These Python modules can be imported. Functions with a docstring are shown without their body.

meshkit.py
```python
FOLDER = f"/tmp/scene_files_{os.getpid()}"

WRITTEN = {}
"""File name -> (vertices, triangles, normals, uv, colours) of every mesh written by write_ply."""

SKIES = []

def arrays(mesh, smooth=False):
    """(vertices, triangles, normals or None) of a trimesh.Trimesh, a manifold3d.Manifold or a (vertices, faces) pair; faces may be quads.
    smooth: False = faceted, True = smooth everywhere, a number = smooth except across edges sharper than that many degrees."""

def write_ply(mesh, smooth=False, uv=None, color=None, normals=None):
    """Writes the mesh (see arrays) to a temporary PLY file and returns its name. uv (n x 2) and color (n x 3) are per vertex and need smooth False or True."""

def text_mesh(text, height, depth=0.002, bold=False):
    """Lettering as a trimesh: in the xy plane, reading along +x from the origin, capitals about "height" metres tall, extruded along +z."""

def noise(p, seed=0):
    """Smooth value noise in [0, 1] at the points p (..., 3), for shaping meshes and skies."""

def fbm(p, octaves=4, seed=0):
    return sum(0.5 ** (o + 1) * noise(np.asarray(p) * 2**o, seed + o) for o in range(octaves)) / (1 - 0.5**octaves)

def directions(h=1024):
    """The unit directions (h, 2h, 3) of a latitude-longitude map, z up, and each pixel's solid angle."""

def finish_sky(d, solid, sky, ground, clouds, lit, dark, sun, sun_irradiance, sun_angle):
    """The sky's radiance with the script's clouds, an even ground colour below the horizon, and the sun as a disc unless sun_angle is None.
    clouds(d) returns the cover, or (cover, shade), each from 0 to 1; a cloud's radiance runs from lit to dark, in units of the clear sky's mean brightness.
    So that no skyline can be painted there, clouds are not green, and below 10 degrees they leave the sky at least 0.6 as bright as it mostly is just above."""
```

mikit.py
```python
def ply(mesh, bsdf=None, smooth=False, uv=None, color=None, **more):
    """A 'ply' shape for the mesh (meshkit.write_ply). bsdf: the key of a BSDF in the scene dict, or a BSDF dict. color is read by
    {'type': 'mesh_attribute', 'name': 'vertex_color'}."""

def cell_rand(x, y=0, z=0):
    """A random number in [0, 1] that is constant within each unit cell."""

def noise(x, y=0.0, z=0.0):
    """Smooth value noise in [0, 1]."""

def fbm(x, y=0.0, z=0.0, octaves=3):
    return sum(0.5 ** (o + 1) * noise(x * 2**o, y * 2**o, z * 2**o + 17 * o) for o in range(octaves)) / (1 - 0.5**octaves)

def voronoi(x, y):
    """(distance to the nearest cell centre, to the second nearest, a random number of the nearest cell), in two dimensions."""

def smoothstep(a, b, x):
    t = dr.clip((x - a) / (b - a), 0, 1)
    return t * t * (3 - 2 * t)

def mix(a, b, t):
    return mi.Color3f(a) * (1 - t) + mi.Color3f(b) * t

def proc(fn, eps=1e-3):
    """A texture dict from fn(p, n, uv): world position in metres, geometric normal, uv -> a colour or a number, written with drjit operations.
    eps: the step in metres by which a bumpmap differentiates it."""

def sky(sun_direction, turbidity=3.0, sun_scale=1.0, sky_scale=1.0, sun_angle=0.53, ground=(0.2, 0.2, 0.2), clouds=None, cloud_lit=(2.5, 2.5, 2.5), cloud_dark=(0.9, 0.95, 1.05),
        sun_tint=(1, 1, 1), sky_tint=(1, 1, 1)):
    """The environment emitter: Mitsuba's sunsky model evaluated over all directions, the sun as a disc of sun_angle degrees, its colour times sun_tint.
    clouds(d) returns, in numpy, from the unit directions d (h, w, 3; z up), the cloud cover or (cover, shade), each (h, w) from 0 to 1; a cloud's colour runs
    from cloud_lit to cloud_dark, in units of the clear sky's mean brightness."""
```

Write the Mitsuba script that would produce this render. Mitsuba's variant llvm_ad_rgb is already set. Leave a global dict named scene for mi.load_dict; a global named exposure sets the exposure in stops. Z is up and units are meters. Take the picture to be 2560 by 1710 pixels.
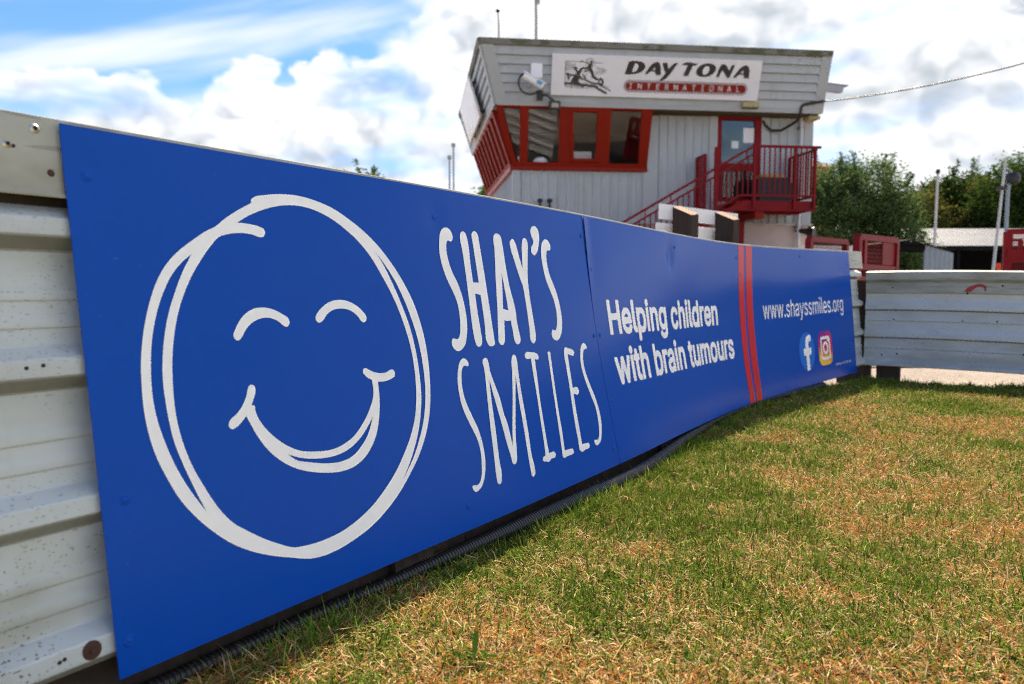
import math, random
import numpy as np, trimesh, shapely
import mitsuba as mi, mikit, meshkit
from shapely import affinity
from shapely.geometry import Polygon, MultiPolygon, box as sbox, Point
from scipy.interpolate import CubicSpline
from mikit import noise, fbm, smoothstep, mix, proc, voronoi
from trimesh.creation import triangulate_polygon

T = mi.ScalarTransform4f
random.seed(3)
rng = np.random.default_rng(11)
scene = {'type': 'scene'}
labels = {}

# ------------------------------------------------------------------ camera, sky, exposure
EYE = 0.93
PITCH = math.atan(150 / 1920)
scene['camera'] = {
    'type': 'thinlens', 'fov': math.degrees(2 * math.atan(1280 / 1920)), 'fov_axis': 'x',
    'aperture_radius': 0.0050, 'focus_distance': 2.9, 'near_clip': 0.05, 'far_clip': 3000.0,
    'to_world': T().look_at(origin=[0, 0, EYE], target=[0, math.cos(PITCH), EYE - math.sin(PITCH)], up=[0, 0, 1])}

SUN_AZ, SUN_EL = math.radians(16), math.radians(49)


def cell_hash(i, j, s):
    h = (i.astype(np.int64) * 374761393 + j.astype(np.int64) * 668265263 + s * 974711) & 0xFFFFFFFF
    h = ((h ^ (h >> 13)) * 1274126177) & 0xFFFFFFFF
    return ((h ^ (h >> 16)) & 0xFFFFFF) / 16777215.0


def perlin(x, y, octaves=4, seed=0):
    """Gradient noise, about -1 to 1, each octave turned against the last."""
    out, a = 0, 1.
    for o in range(octaves):
        i, j = np.floor(x), np.floor(y)
        u, v = x - i, y - j
        g = lambda b, c: (lambda t: np.cos(t) * (u - b) + np.sin(t) * (v - c))(6.2832 * cell_hash(i + b, j + c, seed + o))
        su, sv = u**3 * (u * (6 * u - 15) + 10), v**3 * (v * (6 * v - 15) + 10)
        out = out + a * 1.5 * ((g(0, 0) * (1 - su) + g(1, 0) * su) * (1 - sv) + (g(0, 1) * (1 - su) + g(1, 1) * su) * sv)
        x, y, a = 1.6 * x + 1.25 * y + 3.1, -1.25 * x + 1.6 * y + 7.7, a * .52
    return out / 1.9


def puffs(x, y, octaves=4, seed=0):
    """Round heaps: high at scattered centres, creased between them."""
    out, a, w = 0, 1., 0.
    for o in range(octaves):
        i, j = np.floor(x), np.floor(y)
        best = np.full_like(x, 9.)
        for b in (-1, 0, 1):
            for c in (-1, 0, 1):
                best = np.minimum(best, (i + b + cell_hash(i + b, j + c, seed + 2 * o) - x)**2 + (j + c + cell_hash(i + b, j + c, seed + 2 * o + 1) - y)**2)
        out, w = out + a * (1 - np.minimum(best, 1.2)), w + a
        x, y, a = 1.72 * x + 1.2 * y + 3.1, -1.2 * x + 1.72 * y + 7.7, a * .50
    return out / w


def clouds(d):
    """Cloud cover and shade by direction: heaped cumulus along the horizon, thin streaks above, thicker towards the sun."""
    az = np.degrees(np.arctan2(d[..., 0], d[..., 1]))
    el = np.degrees(np.arcsin(np.clip(d[..., 2], -1, 1)))
    sm = lambda a, b, x: (lambda t: t * t * (3 - 2 * t))(np.clip((x - a) / (b - a), 0, 1))
    side = sm(-22, 4, az) * sm(200, 120, az)          # more cloud to the right of the view and behind
    x, y = az / 4.6, el / 3.4
    x, y = x + .35 * perlin(x * .9, y * .9, 3, 5), y + .35 * perlin(x * .9 + 9, y * .9, 3, 6)
    h = puffs(x, y, 4, 30)
    big = perlin(az / 11.0 + 13.77, el / 30.0 + .4, 3, 9)
    top = 11.2 + 8.5 * side + 4.2 * big + 8.5 * (h - .62)
    cum = sm(-.15, .75, top - el)
    depth = np.clip((top - el) / 5.0, 0, 1)
    # the flank of each heap that faces away from the sun, and its foot, are grey
    relief = puffs(x + .16, y + .26, 3, 30) - puffs(x, y, 3, 30)
    grey = perlin(az / 7.0, el / 3.6, 4, 41)
    shade = np.clip(.14 + 2.4 * relief + 1.15 * grey, 0, .9) * sm(.02, .45, depth)
    gap = sm(-.12, .38, perlin(az / 13.0 + 8.1, el / 3.2, 4, 52)) * sm(2.0, 10.0, el) * .8
    s = perlin((az + .27 * el) / 40.0 + 4.1, (el - .27 * az) / 4.6 + .6, 5, 31)
    streak = sm(-.10, .62, s) * .85
    k = 1 / (np.maximum(d[..., 2], 0) + .25)
    px, py = d[..., 0] * k * 2.2 + 3.1, d[..., 1] * k * 2.2 + 7.7
    sheet = sm(-.06, .34, perlin(px, py, 5, 4) + .9 * (side - .62))
    cover = 1 - (1 - cum * (1 - gap)) * (1 - streak * sm(4, 10, el)) * (1 - .97 * sheet * sm(8, 13, el))
    shade2 = sm(-.05, .5, perlin(px * 2 + 1, py * 2, 4, 61)) * sheet * .55
    return np.clip(cover + .12 * np.exp(-el / 5), 0, 1), np.clip(np.maximum(shade * cum, shade2 * (1 - cum)), 0, 1)


scene['sky'] = mikit.sky([math.sin(SUN_AZ) * math.cos(SUN_EL), math.cos(SUN_AZ) * math.cos(SUN_EL), math.sin(SUN_EL)],
                         turbidity=2.2, clouds=clouds, cloud_lit=(2.78, 2.81, 2.87), cloud_dark=(1.32, 1.46, 1.62), sky_tint=(.37, .51, .68),
                         ground=(.2, .19, .14))
exposure = 3.12

# ------------------------------------------------------------------ materials


def rgb(*c):
    return {'type': 'rgb', 'value': list(c)}


def mat(key, color, rough=.5, spec=.5, metallic=0., bump=None, bscale=.002, beps=1e-3, two=True, **more):
    b = {'type': 'principled', 'base_color': color if isinstance(color, dict) else rgb(*color), 'roughness': rough, 'specular': spec, 'metallic': metallic, **more}
    if bump is not None:
        b = {'type': 'bumpmap', 'scale': bscale, 'arbitrary': proc(bump, beps), 'bsdf': b}
    scene[key] = {'type': 'twosided', 'bsdf': b} if two else b
    return key


def f_steel_white(p, n, uv):
    d = fbm(p.x * 3, p.y * 3, p.z * 7, 4)
    specks = smoothstep(.77, .83, noise(p.x * 150, p.y * 150, p.z * 230)) * smoothstep(.40, .60, fbm(p.x * 3 + 4, p.y * 3, p.z * 5, 3))
    streak = smoothstep(.55, .8, fbm(p.x * 22, p.y * 22, p.z * 1.6, 3))
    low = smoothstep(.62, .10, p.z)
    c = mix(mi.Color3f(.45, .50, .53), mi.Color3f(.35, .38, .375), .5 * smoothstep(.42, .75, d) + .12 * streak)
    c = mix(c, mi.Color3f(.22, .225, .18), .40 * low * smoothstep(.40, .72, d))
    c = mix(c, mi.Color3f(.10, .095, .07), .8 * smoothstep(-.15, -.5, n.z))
    return mix(c, mi.Color3f(.07, .07, .06), specks * (.35 + .6 * low))


def f_steel_grey(p, n, uv):
    d = fbm(p.x * 5, p.y * 5, p.z * 9, 4)
    sc = smoothstep(.74, .78, noise(p.x * 9 + p.z * 30, p.y * 9, p.z * 60))
    return mix(mix(mi.Color3f(.34, .35, .315), mi.Color3f(.25, .25, .21), smoothstep(.4, .75, d)), mi.Color3f(.14, .14, .12), .5 * sc)


def f_banner_blue(p, n, uv):
    s = smoothstep(.965, .985, noise(p.x * 62, p.y * 62, p.z * 62))
    return mix(mi.Color3f(.0, .064, .42), mi.Color3f(.05, .15, .45), .6 * s)


def f_clad(p, n, uv):
    d = fbm(p.x * 1.3, p.y * 1.3, p.z * .6, 4)
    e = fbm(p.x * 9, p.y * 9, p.z * 1.2, 3)
    return mix(mi.Color3f(.40, .435, .45), mi.Color3f(.31, .335, .335), .45 * smoothstep(.4, .75, d) + .15 * smoothstep(.5, .8, e) + .45 * smoothstep(.58, .74, fbm(p.x * 13, p.y * 13, p.z * .35, 3)))


def f_moss(p, n, uv):
    d = fbm(p.x * 6, p.y * 6, p.z * 9, 4)
    return mix(mi.Color3f(.20, .20, .18), mi.Color3f(.10, .115, .07), smoothstep(.42, .68, d))


def f_soil(p, n, uv):
    a = fbm(p.x * 1.9, p.y * 1.9, 0, 4)
    b = fbm(p.x * 45, p.y * 45, 1, 3)
    c = mix(mi.Color3f(.13, .085, .035), mi.Color3f(.06, .055, .018), smoothstep(.42, .6, a))
    return c * (.55 + .9 * b)


def f_turf(p, n, uv):
    a = fbm(p.x * 1.1, p.y * 1.1, 0, 4)
    b = fbm(p.x * 30, p.y * 30, 1, 3)
    return mix(mi.Color3f(.27, .232, .16), mi.Color3f(.13, .148, .075), smoothstep(.38, .6, a)) * (.6 + .8 * b)


def f_gravel(p, n, uv):
    f1, f2, r = voronoi(p.x * 26, p.y * 26)
    big = fbm(p.x * .8, p.y * .8, 3, 3)
    c = mix(mi.Color3f(.21, .18, .158), mi.Color3f(.29, .255, .228), r)
    return c * (.62 + .38 * smoothstep(0, .25, f2 - f1)) * (.8 + .35 * big)


def f_wood_dark(p, n, uv):
    g = fbm(p.x * 40, p.y * 40, p.z * 3, 3)
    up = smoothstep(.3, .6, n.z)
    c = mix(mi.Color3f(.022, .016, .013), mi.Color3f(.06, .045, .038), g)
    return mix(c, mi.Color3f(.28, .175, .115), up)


def f_render_wall(p, n, uv):
    d = fbm(p.x * 1.5, p.y * 1.5, p.z * 1.5, 4)
    return mix(mi.Color3f(.46, .39, .385), mi.Color3f(.35, .31, .295), smoothstep(.45, .75, d))


def f_red_paint(p, n, uv):
    d = fbm(p.x * 3, p.y * 3, p.z * 3, 3)
    return mix(mi.Color3f(.235, .007, .012), mi.Color3f(.16, .007, .010), d)


def f_insta(p, n, uv):
    a = smoothstep(0., .55, uv.y - .25 * (1 - uv.x) + .1)
    c = mix(mi.Color3f(.95, .52, .03), mi.Color3f(.62, .01, .03), a)
    return mix(c, mi.Color3f(.13, .004, .33), smoothstep(.50, 1.05, uv.y * .75 + .3 * (1 - uv.x)))


def f_side_poster(p, n, uv):
    a = fbm(p.x * 1.1, p.y * 1.1, p.z * 1.1, 3)
    return mix(mi.Color3f(.70, .72, .75), mi.Color3f(.62, .52, .44), smoothstep(.45, .7, a))


def f_roof(p, n, uv):
    d = fbm(p.x * .4, p.y * 2, 0, 3)
    return mix(mi.Color3f(.14, .145, .155), mi.Color3f(.10, .11, .125), d)


mat('blue_vinyl', proc(f_banner_blue), .20, .13)
mat('white_vinyl', (.86, .875, .92), .3, .2)
mat('red_vinyl', (.52, .008, .012), .25, .3)
mat('sky_blue_vinyl', (.0, .13, .62), .25, .5)
mat('gradient_vinyl', proc(f_insta), .25, .5)
mat('plastic_edge', (.55, .55, .55), .4)
mat('white_steel', proc(f_steel_white), .38, .5)
mat('grey_steel', proc(f_steel_grey), .42, .5)
mat('dark_hole', (.012, .011, .010), .8)
mat('bright_metal', (.55, .53, .5), .35, .5, .8)
mat('rust', (.055, .022, .016), .8)
mat('black_pipe', (.018, .018, .02), .36, .5)
mat('dark_timber', proc(f_wood_dark), .8, .2)
mat('cladding', proc(f_clad), .45, .4)
mat('trim_grey', (.38, .41, .42), .45, .4)
mat('mossy_trim', proc(f_moss), .7, .2)
mat('wall_render', proc(f_render_wall), .8, .2)
mat('frame_red', (.225, .010, .002), .4, .15)
mat('steel_red', proc(f_red_paint), .42, .12)
mat('sill_red', (.30, .03, .018), .4, .5)
mat('sign_white', (.72, .73, .76), .4)
mat('sign_black', (.012, .012, .014), .5)
mat('sign_red', (.21, .012, .006), .4, .2)
mat('sign_grey', (.33, .34, .40), .5)
mat('side_poster', proc(f_side_poster), .3)
mat('camera_white', (.78, .79, .81), .35)
mat('label_blue', (.08, .28, .5), .4)
mat('black_plastic', (.014, .014, .016), .4)
mat('lens_glass', (.35, .33, .2), .15)
mat('lamp_cream', (.36, .31, .13), .5)
mat('pipe_grey', (.55, .56, .60), .4)
mat('aerial_grey', (.34, .33, .31), .5)
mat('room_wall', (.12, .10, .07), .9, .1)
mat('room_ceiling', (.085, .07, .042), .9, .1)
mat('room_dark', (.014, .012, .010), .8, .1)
mat('paper', (.75, .76, .78), .7)
mat('box_wood', (.42, .25, .10), .6)
mat('navy_box', (.014, .018, .030), .5)
mat('asphalt', (.055, .055, .058), .8, .3)
mat('soil', proc(f_soil), .95, .1)
mat('turf', proc(f_turf), .95, .1)
mat('gravel', proc(f_gravel), .9, .2)
mat('roof_sheet', proc(f_roof), .35, .5)
mat('shed_grey', (.13, .17, .22), .6, .3)
mat('shed_dark', (.008, .008, .009), .8, .1)
mat('pole_white', (.58, .57, .55), .5)
mat('pole_grey', (.26, .32, .36), .5)
mat('orange_plastic', (.75, .09, .015), .4)
mat('bark', (.075, .055, .04), .9, .1)
mat('house_brick', (.40, .20, .11), .85, .1)
mat('house_roof', (.16, .09, .07), .85, .1)
mat('red_graffiti', (.30, .035, .03), .6)
scene['pane_glass'] = {'type': 'thindielectric', 'int_ior': 1.4}
scene['door_glass'] = {'type': 'thindielectric', 'int_ior': 1.8, 'specular_reflectance': rgb(.42, .64, .80)}
for nm, tr in (('leaf', .40), ('blade', .26)):
    scene[nm] = {'type': 'principledthin', 'base_color': {'type': 'mesh_attribute', 'name': 'vertex_color'}, 'roughness': .38, 'diff_trans': 2 * tr, 'spec_trans': 0., 'eta': 1.4}

# ------------------------------------------------------------------ scene helpers


def numbered(key):
    if key not in scene and key not in labels:
        return key
    i = 1
    while f'{key}_{i:03d}' in scene or f'{key}_{i:03d}' in labels:
        i += 1
    return f'{key}_{i:03d}'


def thing(name, label, cat, group=None):
    key = numbered(name)
    labels[key] = {'label': label, 'category': cat}
    if group:
        labels[key]['group'] = group
    return key


def add(parent, part, mesh, m, smooth=False, label=None, M=None, **kw):
    key = numbered(f'{parent}__{part}' if parent else part)
    if M is not None and isinstance(mesh, trimesh.Trimesh):
        mesh = mesh.copy()
        mesh.apply_transform(M)
    scene[key] = mikit.ply(mesh, m, smooth=smooth, **kw)
    if label:
        labels[key] = {'label': label}
    return key


def single(name, label, cat, mesh, m, smooth=False, M=None, group=None, **kw):
    key = numbered(name)
    if M is not None:
        mesh = mesh.copy()
        mesh.apply_transform(M)
    scene[key] = mikit.ply(mesh, m, smooth=smooth, **kw)
    labels[key] = {'label': label, 'category': cat}
    if group:
        labels[key]['group'] = group
    return key


def structure(name, label, mesh, m, smooth=False, **kw):
    scene[name] = mikit.ply(mesh, m, smooth=smooth, **kw)
    labels[name] = {'label': label, 'kind': 'structure'}


def cat_(*ms):
    return trimesh.util.concatenate([m for m in ms])


def box(x0, x1, y0, y1, z0, z1):
    m = trimesh.creation.box((x1 - x0, y1 - y0, z1 - z0))
    m.apply_translation(((x0 + x1) / 2, (y0 + y1) / 2, (z0 + z1) / 2))
    return m


def hexa(b, t):
    """Eight corners: four of one face in order, four of the opposite one."""
    v = np.array(list(b) + list(t), float)
    f = [[0, 3, 2, 1], [4, 5, 6, 7], [0, 1, 5, 4], [1, 2, 6, 5], [2, 3, 7, 6], [3, 0, 4, 7]]
    f = [t for q in f for t in (q[:3], [q[0], q[2], q[3]])]
    m = trimesh.Trimesh(v, f, process=False)
    if m.volume < 0:
        m.invert()
    return m


def bar(p, q, w, h=None, up=(0, 0, 1)):
    """A box section between two points."""
    p, q = np.array(p, float), np.array(q, float)
    h = w if h is None else h
    d = q - p
    d /= np.linalg.norm(d)
    a = np.cross(d, up)
    if np.linalg.norm(a) < 1e-4:
        a = np.cross(d, (0, 1, 0))
    a /= np.linalg.norm(a)
    b = np.cross(a, d)
    c = [(-1, -1), (1, -1), (1, 1), (-1, 1)]
    return hexa([p + a * w / 2 * i + b * h / 2 * j for i, j in c], [q + a * w / 2 * i + b * h / 2 * j for i, j in c])


def tube(path, r, n=10, cap=True):
    path = np.array(path, float)
    r = np.broadcast_to(np.asarray(r, float), len(path))
    t = np.gradient(path, axis=0)
    t /= np.linalg.norm(t, axis=1, keepdims=True)
    a = np.cross(t[0], (0, 0, 1.) if abs(t[0][2]) < .9 else (0, 1., 0))
    rings = []
    for i in range(len(path)):
        a = a - t[i] * (a @ t[i])
        a /= np.linalg.norm(a)
        b = np.cross(t[i], a)
        th = np.arange(n) / n * 2 * np.pi
        rings.append(path[i] + r[i] * (np.cos(th)[:, None] * a + np.sin(th)[:, None] * b))
    v = np.vstack(rings)
    f = []
    for i in range(len(path) - 1):
        for j in range(n):
            k = (j + 1) % n
            f += [[i * n + j, i * n + k, (i + 1) * n + k], [i * n + j, (i + 1) * n + k, (i + 1) * n + j]]
    if cap:
        v = np.vstack([v, path[0], path[-1]])
        m0, m1, e = len(v) - 2, len(v) - 1, (len(path) - 1) * n
        for j in range(n):
            k = (j + 1) % n
            f += [[m0, k, j], [m1, e + j, e + k]]
    m = trimesh.Trimesh(v, f, process=False)
    return m


def lathe(profile, n=20, at=(0, 0, 0)):
    m = trimesh.creation.revolve(np.array(profile, float), sections=n)
    m.apply_translation(at)
    return m


def grid(P):
    P = np.asarray(P, float)
    n, m = P.shape[:2]
    i = np.arange(n * m).reshape(n, m)
    a, b, c, d = i[:-1, :-1].ravel(), i[1:, :-1].ravel(), i[1:, 1:].ravel(), i[:-1, 1:].ravel()
    return trimesh.Trimesh(P.reshape(-1, 3), np.vstack([np.c_[a, b, c], np.c_[a, c, d]]), process=False)


def shell(F, B):
    """A closed sheet from its front and back grids."""
    F, B = np.asarray(F, float), np.asarray(B, float)
    n, m = F.shape[:2]
    i = np.arange(n * m).reshape(n, m)
    a, b, c, d = i[:-1, :-1].ravel(), i[1:, :-1].ravel(), i[1:, 1:].ravel(), i[:-1, 1:].ravel()
    f = [np.c_[a, b, c], np.c_[a, c, d], np.c_[a, c, b] + n * m, np.c_[a, d, c] + n * m]
    loop = np.r_[i[0, :], i[1:, -1], i[-1, -2::-1], i[-2:0:-1, 0]]
    nx = np.roll(loop, -1)
    f += [np.c_[loop, nx, nx + n * m], np.c_[loop, nx + n * m, loop + n * m]]
    return trimesh.Trimesh(np.vstack([F.reshape(-1, 3), B.reshape(-1, 3)]), np.vstack(f), process=False)


def smooth_loop(pts, k=4, corner=52):
    """A closed curve through the points, sharp where they turn by more than `corner` degrees."""
    P = np.array(pts, float)
    n = len(P)
    a, b = P - np.roll(P, 1, 0), np.roll(P, -1, 0) - P
    ang = np.abs(np.degrees(np.angle(np.exp(1j * (np.arctan2(b[:, 1], b[:, 0]) - np.arctan2(a[:, 1], a[:, 0]))))))
    la, lb = np.linalg.norm(a, axis=1, keepdims=True) + 1e-9, np.linalg.norm(b, axis=1, keepdims=True) + 1e-9
    tan = a / la * (lb / (la + lb)) + b / lb * (la / (la + lb))
    out = []
    for i in range(n):
        j = (i + 1) % n
        L = lb[i, 0]
        t0 = b[i] if ang[i] > corner else tan[i] * L
        t1 = b[i] if ang[j] > corner else tan[j] * L
        for s in np.arange(k) / k:
            h00, h10, h01, h11 = 2 * s**3 - 3 * s**2 + 1, s**3 - 2 * s**2 + s, -2 * s**3 + 3 * s**2, s**3 - s**2
            out.append(h00 * P[i] + h10 * t0 + h01 * P[j] + h11 * t1)
    return np.array(out)


def poly(loops, k=4):
    g = Polygon(smooth_loop(loops[0], k)).buffer(0)
    for h in loops[1:]:
        g = g.difference(Polygon(smooth_loop(h, k)).buffer(0))
    return g


def parts_of(g):
    return [x for x in getattr(g, 'geoms', [g]) if isinstance(x, Polygon) and x.area > 1e-9]


def flat(g, du, dv):
    """Triangles of a shapely shape, cut along a grid so that they follow a curved surface. (vertices n x 2, faces)"""
    x0, y0, x1, y1 = g.bounds
    V, F, n = [], [], 0
    for i in range(int(math.floor(x0 / du)), int(math.ceil(x1 / du))):
        col = g.intersection(sbox(i * du, y0 - 1, (i + 1) * du, y1 + 1))
        for j in range(int(math.floor(y0 / dv)), int(math.ceil(y1 / dv))):
            for p in parts_of(col.intersection(sbox(i * du, j * dv, (i + 1) * du, (j + 1) * dv))):
                v, f = triangulate_polygon(p, engine='earcut')
                if len(f):
                    V.append(v), F.append(f + n)
                    n += len(v)
    return np.vstack(V), np.vstack(F)


def text_shape(text, height, bold=False):
    """The outline of a line of lettering as a shapely shape, baseline at y = 0."""
    m = meshkit.text_mesh(text, height, depth=.01, bold=bold)
    tri = m.triangles[m.face_normals[:, 2] > .9][:, :, :2]
    return shapely.union_all([Polygon(t).buffer(height * .002) for t in tri])


def ground_z(x, y):
    return -0.010 * np.asarray(y, float) + 0 * np.asarray(x, float)

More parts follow.
